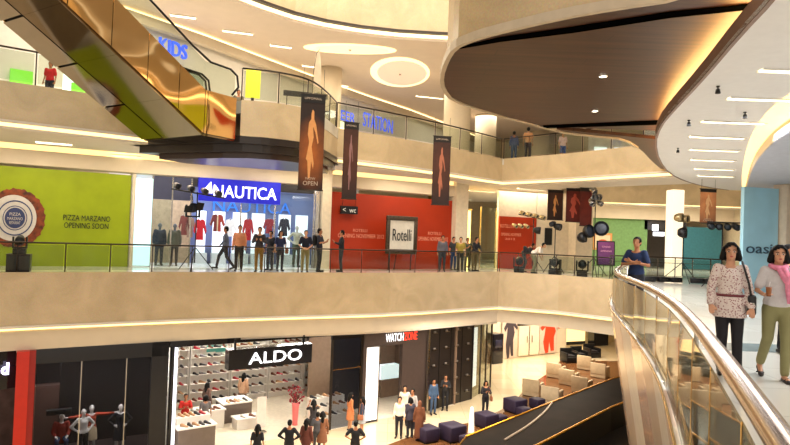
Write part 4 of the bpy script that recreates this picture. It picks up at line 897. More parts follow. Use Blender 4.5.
# red column
REDC = mat('red_lacquer', (206,40,20), .35, var=.04)
a0, a1 = ax(S0,15,ROW), ax(S0,34,ROW)
RC = Fr(a0, a1); fbox(RC, 'wall_column_red', REDC, 0, RC.L*.66, -.45, .2, Z0, ZT); fbox(RC, 'wall_column_red_side', mat('red_lacquer_dark', (160,26,16), .35), RC.L*.66, RC.L, -.35, .2, Z0, ZT)
# dark window with mannequins
fbox(LW, 'wall_window_back', mat('dark_brown_drape', (26,18,18), .6, var=.25, scale=2), 0, LW.L, 2.0, 2.1, Z0, ZT); fbox(LW, 'floor_window', mat('dark_plinth', (60,50,48), .4), 0, LW.L, 0, 2, Z0, Z0+.35)
fbox(LW, 'wall_window_header', NAVY, 0, LW.L, -.05, .1, -3.0, ZT); fbox(LW, 'ceiling_window', DARK, 0, LW.L, 0, 2, -2.6, -2.5)
fbox(LW, 'wall_window_end', NAVY, LW.px(150)[0], LW.L, -.05, .1, Z0, ZT)
o = thing('shop_window', 'tall dark glass shop window with mannequins on the ground floor', 'shop window', LW.p(LW.L/2,0,Z0), LW.a)
for x in (34, 80, 125, 150):
    u = LW.px(x, 400)[0]; fbox(LW, 'mullion', CHROME if x in (80,125) else BLACK, u-.015, u+.015, -.03, .03, Z0, -3.0, o)
for a_, b_ in ((34,80),(80,125),(125,150)): fbox(LW, 'pane', GLASS_D, LW.px(a_,400)[0]+.03, LW.px(b_,400)[0]-.03, -.01, .01, Z0+.02, -3.0, o)
area('window_fill', LW.p(LW.L*.45, .5, -2.7), 4, 260, (1,.92,.85), (-.35,0,LW.a), .6)  # added fill so the mannequins show, not a fitting of the window
o = thing('dark_cabinet', 'dark brown upright cabinet standing inside the mannequin window', 'cabinet', LW.p(LW.px(44,v=1.2)[0],1.2,Z0+.35), LW.a)
u = LW.px(43,400,1.2)[0]; fbox(LW, 'body', mat('cabinet_brown', (74,56,50), .5), u-.4, u+.5, 1.1, 1.5, Z0+.35, -4.0, o); fbox(LW, 'door', mat('cabinet_brown_door', (84,62,54), .5), u-.36, u+.46, 1.07, 1.1, Z0+.4, -4.05, o)
o = thing('window_spotlight', 'black box spotlight over the seated mannequin', 'spotlight', LW.p(LW.px(60,412,.5)[0],.5,-4.6), LW.a)
u, z = LW.px(59, 412, .5); fbox(LW, 'lamp_body', BLACK, u-.38, u+.38, .45, .65, z-.09, z+.09, o, .02); mb = MB(); mb.tube([LW.p(u,.55,z+.09), LW.p(u,.55,-2.6)], .012, 6); objw('rod', mb, BLACK, o)
def wman(x, ytop, label, v, pose, top, bottom, yaw=0, H=1.8):
    u, z = LW.px(x, ytop, v); return mann(label, LW, x, v, z-H*(.72 if pose == 'sit' else 1), yaw, pose, top, bottom, H, u=u)
wman(92, 405, 'white mannequin in rust sweater with arms outstretched', 1.0, 'armsout', ('shirt',(170,66,40)), ('skirt',(226,206,170)))
wman(84, 409, 'white mannequin in white top and dark trousers', .6, 'hips', ('shirt',(236,232,226)), ('trousers',(30,30,34)), .3)
wman(121, 404, 'white mannequin in short black dress at the right of the window', .8, 'hips', ('dress',(26,26,34)), None)
wman(62, 415, 'seated mannequin in red-brown jacket and jeans', .7, 'sit', ('jacket',(150,50,34)), ('trousers',(50,60,90)), H=1.75)
# shoe shop
SHW = mat('shoe_shop_white', (246,240,230), .45, var=.02)
DEP = 6.0; ub_ = LS.px(332, v=6)[0]; d_in = LS
ul = LS.px(172)[0]; ur = LS.px(328)[0]
ur2 = ub_+.2; fbox(LS, 'wall_shoe_shop_back', SHW, ul-.2, ur2+.1, DEP, DEP+.1, Z0, ZT); fbox(LS, 'wall_shoe_shop_left', SHW, ul-.12, ul, .1, DEP, Z0, ZT); fbox(LS, 'wall_shoe_shop_right', SHW, ur2, ur2+.1, 2.3, DEP, Z0, ZT)
fbox(LS, 'ceiling_shoe_shop', SHW, ul-.2, ur2, .12, DEP, ZT-.02, ZT+.06); fbox(LS, 'floor_shoe_shop', mat('shoe_shop_floor', (246,232,208), .25), ul, ur, 0, 2.2, Z0, Z0+.012); fbox(LS, 'floor_shoe_shop_rear', MATS['shoe_shop_floor'], ul, ur2, 2.2, DEP, Z0, Z0+.012)
for k in range(2): area('shoe_shop_light', LS.p((ul+ur)/2, 1.5+2.8*k, ZT-.1), 6.5, 1500, (1,.95,.86), (0,0,LS.a), 2.0)
fbox(LS, 'wall_shoe_shop_header', NAVY, 0, LS.L, -.06, .1, -2.72, ZT)
o = thing('light_box', 'bright white lit strip at the left jamb of the shoe shop', 'light panel', LS.p(ul,-.05,Z0), LS.a)
fbox(LS, 'panel', emit('jamb_glow', (240,240,255), 2.2), ul, ul+.12, -.1, .3, Z0, -2.75, o); fbox(LS, 'frame', NAVY, ul-.1, ul, -.12, .1, Z0, -2.72, o)
o = thing('shop_sign', 'black sign box with white ALDO lettering over the shoe shop', 'sign', LS.p(LS.px(270)[0],-.6,-3.2), LS.a)
v = -.6; ua, ub = LS.px(229,356,v)[0], LS.px(312,352,v)[0]; zt = LS.px(270,347,v)[1]; zb = LS.px(270,366.5,v)[1]
fbox(LS, 'sign_box', NAVY, ua, ub, v, v+.4, zb, zt, o)
text('letters', 'ALDO', emit('sign_letter_white', (0,0,0), 1), LS.p((ua+ub)/2+.15, v-.03, (zt+zb)/2), LS.a, (ub-ua)*.64, (zt-zb)*.58, .05, o)
for uu in (ua+.3, ub-.3): fbox(LS, 'bracket', BLACK, uu-.03, uu+.03, v+.15, v+.25, zt, -2.5, o)
# shoe shelves
SHOEC = [('black', mat('shoe_black', (26,22,24), .3)), ('brown', mat('shoe_brown', (110,62,36), .4)), ('tan', mat('shoe_tan', (196,150,106), .45)), ('grey', mat('shoe_grey', (130,126,128), .5)), ('red', mat('shoe_red', (176,30,44), .35)), ('white', mat('shoe_white', (226,220,210), .4))]
mb = MB()
prof = [(-.13,.035,.07),(-.1,.042,.085),(-.04,.038,.07),(.03,.04,.045),(.09,.045,.035),(.13,.028,.025)]
vs = []
for x, w_, h_ in prof: vs += [(x,-w_,0),(x,w_,0),(x,w_*.7,h_),(x,-w_*.7,h_)]
fs = [(4*i+k, 4*i+(k+1) % 4, 4*i+4+(k+1) % 4, 4*i+4+k) for i in range(len(prof)-1) for k in range(4)]+[(3,2,1,0),(4*len(prof)-4,4*len(prof)-3,4*len(prof)-2,4*len(prof)-1)]
mb.add(vs, fs, True); mb.box((-.11,0,-.0), (.04,.05,.03)); SHM = mesh(mb, 'shoe')
SHM.materials.append(SHOEC[0][1]); nshoe = [0]
def shoe(loc, rz, c, where, sc=1.3):
    o = bpy.data.objects.new('shoe', SHM); C.objects.link(o); o.location = loc; o.rotation_euler = (0,0,rz); o.scale = (sc,sc,sc)
    if c: o.material_slots[0].link = 'OBJECT'; o.material_slots[0].material = SHOEC[c][1]
    tag(o, '%s shoe on the %s' % (SHOEC[c][0], where), 'shoe', '%s shoes on the %s' % (SHOEC[c][0], where)); nshoe[0] += 1
SHELFM = mat('shelf_white', (246,240,230), .4, var=.02)
def shelfunit(fr, u0, u1, vb, label, where, rows, per, side=None, zlo=.35, dz=.34):
    """side None: against the back wall at depth vb; side 'L': along the left wall from depth u0 to u1"""
    if side is None: t = thing('shoe_shelf', label, 'shelf', fr.p((u0+u1)/2, vb-.15, Z0), fr.a); P = lambda a, v: (a, vb-v)
    else: t = thing('shoe_shelf', label, 'shelf', fr.p(vb+.15, (u0+u1)/2, Z0), fr.a); P = lambda a, v: (vb+v, a)
    def bx_(name, a0, a1, v0, v1, z0, z1, m):
        (p0, q0), (p1, q1) = P(a0, v0), P(a1, v1); mb = MB(); fr.box(mb, min(p0,p1), max(p0,p1), min(q0,q1), max(q0,q1), z0, z1); objw(name, mb, m, t)
    bx_('back_panel', u0, u1, 0, .03, Z0, Z0+zlo+rows*dz+.1, SHELFM)
    for a in (u0, u1-.03): bx_('side_panel', a, a+.03, .03, .3, Z0, Z0+zlo+rows*dz+.1, SHELFM)
    for r in range(rows):
        z = Z0+zlo+r*dz; bx_('shelf', u0+.03, u1-.03, .03, .38, z-.02, z, SHELFM)
        for k in range(per):
            a = u0+.12+(u1-u0-.24)*(k+.5)/per; q = P(a, .21); c = random.choice((0,0,1,1,2,3,5,4) if random.random() < .8 else (0,1))
            shoe(fr.p(q[0], q[1], z), fr.a+(-PI/2 if side is None else 0)+random.uniform(-.3,.3)+ (0.9 if k % 2 else .3), c, where)
b0 = ul+.5; uw = (ur2-b0-.1)/5
for k in range(5):
    shelfunit(LS, b0+k*uw, b0+(k+1)*uw-.08, DEP, ('white back-wall shelf of shoes at the far left corner','white back-wall shelf of shoes above the counter table','white back-wall shelf of shoes below the sign, left part','white back-wall shelf of shoes behind the red flowers','white back-wall shelf of shoes at the right end of the shop')[k], 'back wall shelves of the shoe shop', 8, 5, dz=.4)
for k in range(3):
    shelfunit(LS, 1.3+k*1.4, 2.62+k*1.4, ul, ('white side shelf of shoes nearest the shop entrance','white side shelf of shoes in the middle of the left wall','white side shelf of shoes at the far end of the left wall')[k], 'left wall shelves of the shoe shop', 7, 3, 'L', dz=.42)
def table(fr, u0, u1, v0, v1, h, label, name='display_table', base=None, shoes=4, cat='table', tops=1):
    t = thing(name, label, cat, fr.p((u0+u1)/2, (v0+v1)/2, Z0+.012), fr.a); z0 = Z0+.012
    fbox(fr, 'base', base or mat('table_taupe', (110,96,86), .5), u0+.05, u1-.05, v0+.05, v1-.05, z0, z0+h-.06, t); fbox(fr, 'table_top', SHELFM, u0, u1, v0, v1, z0+h-.06, z0+h, t)
    if tops > 1: fbox(fr, 'raised_tier', SHELFM, u0+.1, u1-.1, (v0+v1)/2, v1, z0+h, z0+h+.25, t)
    for k in range(shoes):
        shoe(fr.p(u0+.2+(u1-u0-.4)*(k+.5)/shoes, v0+.22, z0+h), fr.a-1.2+random.uniform(-.3,.3), random.choice((0,1,2,5)), label)
        if tops > 1: shoe(fr.p(u0+.25+(u1-u0-.5)*(k+.5)/shoes, v1-.25, z0+h+.25), fr.a-1.2, random.choice((0,1,2,4)), label+' upper tier')
table(LS, LS.px(182)[0], LS.px(222)[0], .35, 1.35, .85, 'low display table nearest the shop entrance', shoes=5, tops=2)
table(LS, LS.px(188,v=2.4)[0], LS.px(226,v=2.4)[0], 2.3, 3.1, .8, 'middle display table by the grey-shirted customer', shoes=5, base=SHELFM)
table(LS, LS.px(222,v=3.0)[0], LS.px(252,v=3.0)[0], 2.8, 3.9, .85, 'taupe counter table in the middle of the shop', shoes=5)
table(LS, LS.px(236,v=1.9)[0], LS.px(262,v=1.9)[0], 1.7, 2.4, .45, 'low white cube table', shoes=2, base=SHELFM)
o = thing('standing_sign', 'slim white standing sign on the shoe shop floor', 'sign', LS.p(LS.px(262,v=1.1)[0],1.1,Z0+.012), LS.a)
u = LS.px(262,v=1.1)[0]; fbox(LS, 'board', mat('sign_pinkish', (240,222,214), .5), u-.2, u+.2, 1.08, 1.12, Z0+.2, Z0+1.45, o); fbox(LS, 'foot', CHROME, u-.22, u+.22, .95, 1.25, Z0+.012, Z0+.03, o); fbox(LS, 'stem', CHROME, u-.02, u+.02, 1.09, 1.11, Z0+.03, Z0+.2, o)
# flower arrangement
u = LS.px(296,v=1.3)[0]; o = thing('flower_arrangement', 'spray of red flowers in a tall pink vase at the shoe shop entrance', 'flowers', LS.p(u,1.3,Z0+.012), LS.a)
mb = MB(); mb.lathe([(.12,0),(.11,.1),(.15,.8),(.17,.95),(.12,.95)], n=16); obj('vase', mb, mat('pink_vase', (226,110,110), .3), o)
mb = MB(); ml = MB()
for k in range(60):
    a = random.uniform(0,2*PI); r = random.uniform(.05,.38); h = random.uniform(1.1,1.75)-r*.4; c = (r*math.cos(a), r*math.sin(a), h)
    mb.ball(c, random.uniform(.03,.06), 6, 4); ml.tube([(0,0,.9),(c[0]*.5,c[1]*.5,.9+(h-.9)*.6),c], .006, 4)
obj('blossoms', mb, mat('dark_red_petal', (140,24,40), .6, var=.4, scale=30), o); obj('stems', ml, mat('stem_green', (50,70,36), .6), o)
# teal posters high on the shop wall
for k, (x, lab) in enumerate(((213,'teal poster high on the shoe shop wall at left'),(222,'second teal poster beside the sign on the shoe shop wall'))):
    u, z = LS.px(x, 347.5, DEP-.05); o = thing('wall_poster', lab, 'poster', LS.p(u, DEP-.05, z), LS.a); fbox(LS, 'sheet', mat('teal_sheet', (90,190,180), .5), u-.3, u+.25, DEP-.06, DEP-.03, z-.2, z+.1, o)
# dark glass bay with shoe display right of the shop
fbox(LG, 'wall_bay_back', mat('bay_dark', (46,44,50), .4), LG.px(332,v=2)[0], LG.px(361,v=2)[0], 2.0, 2.1, Z0, ZT); fbox(LG, 'wall_bay_header', NAVY, 0, LG.L, -.05, .1, -2.9, ZT); fbox(LG, 'floor_bay', SHW, 0, LG.L, 0, 2, Z0, Z0+.012)
o = thing('shop_window', 'dark glass bay with a white stepped shoe display behind it', 'shop window', LG.p(LG.L/2,0,Z0), LG.a)
for u in (0, LG.L-.08): fbox(LG, 'mullion', STEEL, u, u+.08, -.04, .06, Z0, -2.9, o)
fbox(LG, 'pane', GLASS_D, .09, LG.L-.09, -.01, .01, Z0+.02, -2.9, o); fbox(LG, 'brass_line', BRASS, .09, LG.L-.09, -.03, -.012, -4.2, -4.17, o)
o = thing('stepped_display', 'white stepped display of shoes behind the dark glass bay', 'display stand', LG.p(LG.L*.4,.8,Z0+.012), LG.a)
for k, (z, v0) in enumerate(((.5,.3),(.8,.65),(1.1,1.0))):
    fbox(LG, 'step', SHELFM, -.3, LG.L-.2, v0, v0+.35, Z0+.012, Z0+z, o)
    for q in range(5): shoe(LG.p(-.1+q*.32, v0+.17, Z0+z), LG.a-1.2, (1,2,0,5,2)[(q+k) % 5], 'stepped display behind the dark glass bay')
# watch shop
WBR = mat('watch_brown_wall', (140,116,98), .4)
fbox(LZ, 'wall_watch_header', mat('bronze_dark_panel', (70,58,54), .35), 0, LZ.L, -.1, .15, -3.35, ZT)
u0, u1 = LZ.px(377)[0], LZ.px(400)[0]
fbox(LZ, 'wall_watch_pier', MATS['bronze_dark_panel'], u1, LZ.L, -.08, .15, Z0, -3.35); fbox(LZ, 'wall_watch_jamb', MATS['bronze_dark_panel'], 0, .18, -.08, .15, Z0, -3.35)
o = thing('light_box', 'tall blank white lit panel left of the watch shop doorway', 'light panel', LZ.p(u0/2,-.1,Z0), LZ.a)
fbox(LZ, 'panel', emit('white_panel', (255,250,246), 1.25), .18, u0-.03, -.06, .05, Z0+.1, -3.4, o); fbox(LZ, 'frame', CHROME, u0-.03, u0+.02, -.1, .08, Z0, -3.35, o); fbox(LZ, 'plinth', DARK, .18, u0-.03, -.06, .05, Z0, Z0+.1, o)
fbox(LZ, 'wall_watch_back', mat('watch_back_wall', (176,150,128), .4), u0-.6, u1+3.7, 5, 5.1, Z0, ZT); fbox(LZ, 'wall_watch_side', WBR, u1+3.6, u1+3.7, .15, 5, Z0, ZT); fbox(LZ, 'floor_watch', MATS['shoe_shop_floor'], u0, u1+3.6, .1, 5, Z0, Z0+.012); fbox(LZ, 'ceiling_watch', SHW, u0-.5, u1+3.6, .1, 5, ZT-.05, ZT)
area('watch_shop_light', LZ.p((u0+u1)/2, 2.2, ZT-.1), 2.6, 700, (1,.95,.88), (0,0,LZ.a), 3)
o = thing('shop_sign', 'white and red WATCHZONE lettering over the dark doorway', 'sign', LZ.p((u0+u1)/2,-.12,-2.9), LZ.a)
a_, b_, c_ = LZ.px(382)[0], LZ.px(399.5)[0], LZ.px(413)[0]; zt, zb = LZ.px(397,332.5)[1], LZ.px(397,340.5)[1]
text('letters', 'WATCH', MATS['sign_letter_white'], LZ.p((a_+b_)/2, -.14, (zt+zb)/2), LZ.a, b_-a_, zt-zb, .015, o)
text('letters_red', 'ZONE', emit('sign_letter_red', (255,60,40), 1.5), LZ.p((b_+c_)/2+.03, -.14, (zt+zb)/2), LZ.a, c_-b_-.04, zt-zb, .015, o)
u0w, u1w = u0, u1; u0, u1 = LZ.px(377, v=3.2)[0], LZ.px(399, v=3.2)[0]
o = thing('watch_cabinet', 'lit glass watch cabinet inside the watch shop doorway', 'display cabinet', LZ.p((u0+u1)/2,3.2,Z0+.012), LZ.a)
fbox(LZ, 'base', WBR, u0+.1, u1-.1, 3.0, 3.6, Z0+.012, Z0+.9, o); fbox(LZ, 'lit_case', emit('case_glow', (240,248,255), 1.1), u0+.15, u1-.15, 3.1, 3.5, Z0+.9, Z0+1.6, o); fbox(LZ, 'glass_case', GLASS, u0+.1, u1-.1, 3.0, 3.06, Z0+.9, Z0+1.7, o)
o = thing('hanging_sign', 'dark sign with red mark hanging inside the watch shop', 'sign', LZ.p((u0+u1)/2,2.4,-3.6), LZ.a)
fbox(LZ, 'board', NAVY, u0+.1, u1, 2.4, 2.46, -3.75, -3.4, o); fbox(LZ, 'red_mark', mat('mark_red', (200,30,30), .4), u0+.15, u0+.35, 2.37, 2.4, -3.7, -3.5, o); fbox(LZ, 'white_mark', SHW, u0+.5, u1-.15, 2.37, 2.4, -3.63, -3.55, o)
for uu in (u0+.2, u1-.1): fbox(LZ, 'rod', BLACK, uu-.01, uu+.01, 2.42, 2.44, -3.4, -2.55, o)
u0, u1 = u0w, u1w
# black panelled wall with small lit ledges
fbox(LK, 'wall_black_panels', mat('black_panel', (40,34,32), .3), 0, LK.L, -.05, .1, Z0, ZT+.02)
for r in range(5):
    for c in range(4):
        u = LK.L*(c+.5)/4; z = -3.0-r*.8
        o = thing('display_ledge', 'tiny white product ledge on the black panelled wall', 'ledge', LK.p(u,-.15,z), LK.a, 'grid of ledges on the black panelled wall')
        mb = MB(); mb.box((0,.04,0), (.32,.12,.02)); obj('ledge', mb, CHROME, o); mb = MB(); mb.box((.0,.04,.05), (.14,.06,.07), bev=.01); obj('product', mb, mat('product_grey', (140,132,124), .4), o)
for c in range(5): fbox(LK, 'trim_%d' % (30+c), BLACK, LK.L*c/4-.015, LK.L*c/4+.015, -.07, -.05, Z0, ZT)
o = thing('steel_strip', 'bright vertical steel strip between watch shop and black panels', 'trim', LK.p(0,-.1,Z0), LK.a); fbox(LK, 'strip', CHROME, -.12, 0, -.22, -.12, Z0, -2.75, o)
# curved glass corner
fbox(LC_, 'wall_corner_back', mat('corner_beige', (196,170,130), .5), 0, LC_.L, .6, .7, Z0, ZT); fbox(LC_, 'wall_corner_header', NAVY, 0, LC_.L, -.05, .1, -2.9, ZT)
o = thing('shop_window', 'narrow glass corner window with a lit white panel beyond the black wall', 'shop window', LC_.p(LC_.L/2,0,Z0), LC_.a)
fbox(LC_, 'lit_panel', MATS['white_panel'], .1, LC_.L*.32, .1, .16, Z0+.5, -3.1, o)
for q in (0, LC_.L*.4, LC_.L*.7, LC_.L-.06): fbox(LC_, 'mullion', STEEL, q, q+.06, -.04, .04, Z0, -2.9, o)
fbox(LC_, 'pane', GLASS, .07, LC_.L-.07, -.01, .01, Z0+.02, -2.9, o)
# far end of the ground floor
GF = Fr(PZ(494,360,Z0).xy, PZ(566,352,Z0).xy)
fbox(GF, 'wall_ground_far', mat('ground_far_wall', (222,206,178), .5, var=.03), -1, GF.L, 0, .2, Z0, -2.0)
for k, u_q in enumerate((0,)):
    pass
def grect(x0, x1, y0, y1, name, label, cat, m, v=-.12, th=.05):
    u0, u1 = GF.px(x0,(y0+y1)/2,v)[0], GF.px(x1,(y0+y1)/2,v)[0]; zt, zb = GF.px((x0+x1)/2,y0,v)[1], max(GF.px((x0+x1)/2,y1,v)[1], Z0+.02)
    o = thing(name, label, cat, GF.p((u0+u1)/2,v,zb), GF.a); fbox(GF, 'panel', m, u0, u1, v, v+th, zb, zt, o); return o, u0, u1, zb, zt
def figure(fr, o, u0, u1, zb, zt, v, m, name='printed_figure', sc=1):
    mb = MB(); w = (u1-u0); h = (zt-zb); P = [(.42,.0),(.5,.02),(.52,.3),(.58,.05),(.68,.05),(.66,.4),(.72,.55),(.66,.7),(.82,.6),(.86,.66),(.68,.8),(.6,.82),(.6,.92),(.54,.97),(.47,.92),(.47,.83),(.36,.78),(.24,.66),(.3,.58),(.4,.68),(.38,.5),(.34,.3),(.38,.1)]
    n = len(P); vs = [fr.p(u0+w*(.5+(a-.5)*sc), v+dv, zb+h*b) for dv in (0,.01) for a, b in P]
    mb.add(vs, [tuple(range(n)), tuple(range(2*n-1, n-1, -1))]+[(k, n+k, n+(k+1) % n, (k+1) % n) for k in range(n)]); objw(name, mb, m, o)
o, u0, u1, zb, zt = grect(502, 517, 312, 361, 'wall_poster', 'tall pale poster with a dark standing figure at the far ground-floor wall', 'poster', mat('poster_pale', (214,190,170), .5))
figure(GF, o, u0, u1, zb, zt, -.14, mat('figure_dark', (60,50,56), .6), sc=1.5)
o, u0, u1, zb, zt = grect(540, 557, 314, 353, 'wall_poster', 'tall poster with a bright orange-red figure at the far ground-floor wall', 'poster', MATS['poster_pale'])
figure(GF, o, u0, u1, zb, zt, -.14, mat('figure_red', (214,62,26), .6), sc=1.9)
o, u0, u1, zb, zt = grect(519, 539, 326, 355, 'double_door', 'pale double door under the hanging directory board', 'door', mat('door_cream', (230,216,190), .4))
for q in (.5,): fbox(GF, 'centre_bar', CHROME, (u0+u1)/2-.03, (u0+u1)/2+.03, -.16, -.12, zb, zt, o)
for q in (-.25,.25): fbox(GF, 'handle', CHROME, (u0+u1)/2+q-.02, (u0+u1)/2+q+.02, -.2, -.16, zb+.9, zb+1.4, o)
o = thing('directory_board', 'long dark hanging directory board at the end of the ground floor', 'sign', GF.p(GF.px(533)[0],-2,-3), GF.a)
u0, u1 = GF.px(518,322,-2)[0], GF.px(548,322,-2)[0]; z = GF.px(533,322,-2)[1]; fbox(GF, 'board', BLACK, u0, u1, -2.05, -1.95, z-.2, z+.2, o)
text('lettering', 'wc  >  lift', MATS['sign_white'], GF.p((u0+u1)/2,-2.07,z), GF.a, (u1-u0)*.6, .18, .01, o)
for uu in (u0+.2, u1-.2): fbox(GF, 'rod', BLACK, uu-.015, uu+.015, -2.01, -1.99, z+.2, -2.0, o)
o = thing('black_kiosk', 'black box kiosk against the far wall by the glass corner', 'kiosk', PZ(498,364,Z0), GF.a)
mb = MB(); mb.box((0,.4,1.0), (.9,.8,2.0), bev=.03); obj('body', mb, NAVY, o); mb = MB(); mb.box((0,-.01,1.35), (.6,.03,.5), bev=.01); obj('screen', mb, mat('screen_dark', (40,40,60), .1), o)
gb = Fr(PZ(563,350,Z0).xy, PZ(618,347,Z0).xy)
fbox(gb, 'wall_cafe_back', mat('cafe_wall', (240,214,160), .5, var=.2, scale=2), 0, gb.L+2, 2, 2.2, Z0, -2.0)
o = thing('light_wall', 'glowing cream stone light wall behind the dark armchairs', 'light wall', gb.p(1.5,1.9,Z0), gb.a); fbox(gb, 'panel', emit('cafe_glow', (255,220,150), 1.6), .2, gb.L*.68, 1.85, 1.95, Z0+.25, -2.6, o); fbox(gb, 'plinth', DARK, .2, gb.L*.68, 1.8, 1.95, Z0, Z0+.25, o)
o = thing('black_cabinet', 'tall black cabinet at the right of the glowing wall', 'cabinet', gb.p(gb.L*.78,1.0,Z0), gb.a); fbox(gb, 'body', NAVY, gb.L*.68, gb.L*.95, .8, 1.5, Z0, Z0+2.3, o); fbox(gb, 'door', BLACK, gb.L*.7, gb.L*.93, .77, .8, Z0+.1, Z0+2.2, o)
# brown inlaid floor
mb = MB(); pts = [PZ(x, y, Z0) for x, y in ((360,455),(428,430),(480,421),(512,404),(528,386),(552,371),(560,361),(640,361),(640,455))]
mb.prism([(p.x,p.y) for p in pts], Z0, Z0+.006); struct('floor_inlay', mb, marble('brown_marble_floor', (118,78,48), rough=.14))
mb = MB(); pts = [PZ(x, y, Z0) for x, y in ((548,462),(600,428),(640,412),(680,412),(680,470),(548,470))]
mb.prism([(p.x,p.y) for p in pts], Z0+.006, Z0+.012); struct('floor_dark', mb, mat('black_floor', (16,13,12), .3))
# low dark stage with gold edges
sp = [PZ(x, y, -5.6) for x, y in ((466,437),(540,407),(612,379),(640,372),(640,396),(612,407),(536,446),(500,462),(440,470))]
spl = [(p.x,p.y) for p in sp]
o = thing('catwalk_stage', 'long dark glossy catwalk stage with gold edges on the ground floor', 'stage', (sum(p[0] for p in spl)/9, sum(p[1] for p in spl)/9, Z0))
mb = MB(); mb.prism(inset(spl,.985), Z0+.01, -5.66); objw('base', mb, mat('stage_black', (14,12,12), .4), o); mb = MB(); mb.prism(spl, -5.66, -5.6); objw('deck', mb, mat('stage_deck', (26,19,15), .6, 0, var=.3, scale=1.2, spec=.03), o)
mb = MB(); mb.tube([(p[0],p[1],-5.59) for p in spl+[spl[0]]], .045, 6); objw('gold_edge', mb, mat('gold_edge', (222,160,50), .25, .9), o)
q = [PZ(x, y, -5.59) for x, y in ((505,440),(530,425),(545,412),(552,403))]
mb = MB(); mb.tube(smooth([tuple(p) for p in q], 2), .05, 6); objw('inlay_line', mb, mat('inlay_pale', (150,130,110), .3), o)
# purple cube stools
PUR = mat('purple_upholstery', (34,20,48), .7, var=.15)
t0 = None
for k, (x, y, s, lab) in enumerate(((427,441,.75,'purple cube stool nearest the group in white shirts'),(452,440,.85,'large purple cube stool left of the white standee'),(469,448,.6,'low purple stool at the near tip of the stage'),(486,427,.8,'purple cube stool right of the white standee'),(500,424,.5,'low dark stool between two purple cubes by the stage'),(515,412,.85,'tall purple cube stool nearest the cream armchairs'),(524,417,.55,'small purple stool against the stage edge'),(537,408,.6,'flat purple stool below the first cream armchairs'))):
    p = PZ(x, y, Z0)
    t = thing('cube_stool', lab, 'stool', (p.x,p.y,Z0+.006), .6)
    mb = MB(); mb.box((0,0,.05+s*.36), (s,s,s*.7), bev=.05); obj('cushion', mb, PUR, t); mb = MB(); mb.box((0,0,.03), (s*.85,s*.85,.06)); obj('plinth', mb, BLACK, t)
def armchair(x, y, rz, lab, m, s=1.0):
    p = PZ(x, y, Z0); t = thing('armchair', lab, 'armchair', (p.x,p.y,Z0+.006), rz); t.scale = (s*.9,s*.9,s*.9)
    mb = MB(); mb.box((0,0,.2), (.9,.85,.36), bev=.02); obj('base', mb, m, t)
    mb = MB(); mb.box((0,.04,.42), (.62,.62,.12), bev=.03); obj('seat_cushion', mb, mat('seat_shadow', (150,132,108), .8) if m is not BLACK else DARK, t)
    mb = MB(); mb.box((0,.4,.55), (.9,.12,.66), bev=.03); obj('backrest', mb, m, t)
    for sx in (-.39,.39): mb = MB(); mb.box((sx,-.02,.45), (.13,.78,.42), bev=.03); obj('armrest', mb, m, t)
CH_ = mat('cream_upholstery', (206,184,150), .7, var=.06)
for x, y, rz, lab in ((533,395,2.6,'cream cube armchair at the left of the first row'),(552,403,2.6,'cream cube armchair beside the stage in the first row'),(556,377,2.5,'cream armchair at the back left of the middle row'),(569,384,2.5,'cream armchair in the centre of the middle row'),(582,392,2.5,'cream armchair at the near end of the middle row'),(586,369,2.5,'cream armchair at the left of the far row'),(600,377,2.5,'cream armchair at the right of the far row')):
    armchair(x, y, rz, lab, CH_, 1.15)
for x, y, lab in ((569,362,'black armchair before the glowing wall at left'),(579,360,'black armchair before the glowing wall, centre'),(592,357,'black armchair beside the tall black cabinet')): armchair(x, y, .3, lab, BLACK, 1.15)
o = thing('white_standee', 'small bright white tapered standee between purple stools', 'standee', PZ(471,436,Z0)); mb = MB(); mb.lathe([(.16,0),(.13,.2),(.09,1.0),(.06,1.2),(.02,1.22)], n=14); obj('body', mb, emit('standee_glow', (255,240,220), .8), o)
mb = MB(); mb.lathe([(.2,0),(.2,.03)], n=16); obj('foot', mb, CHROME, o)
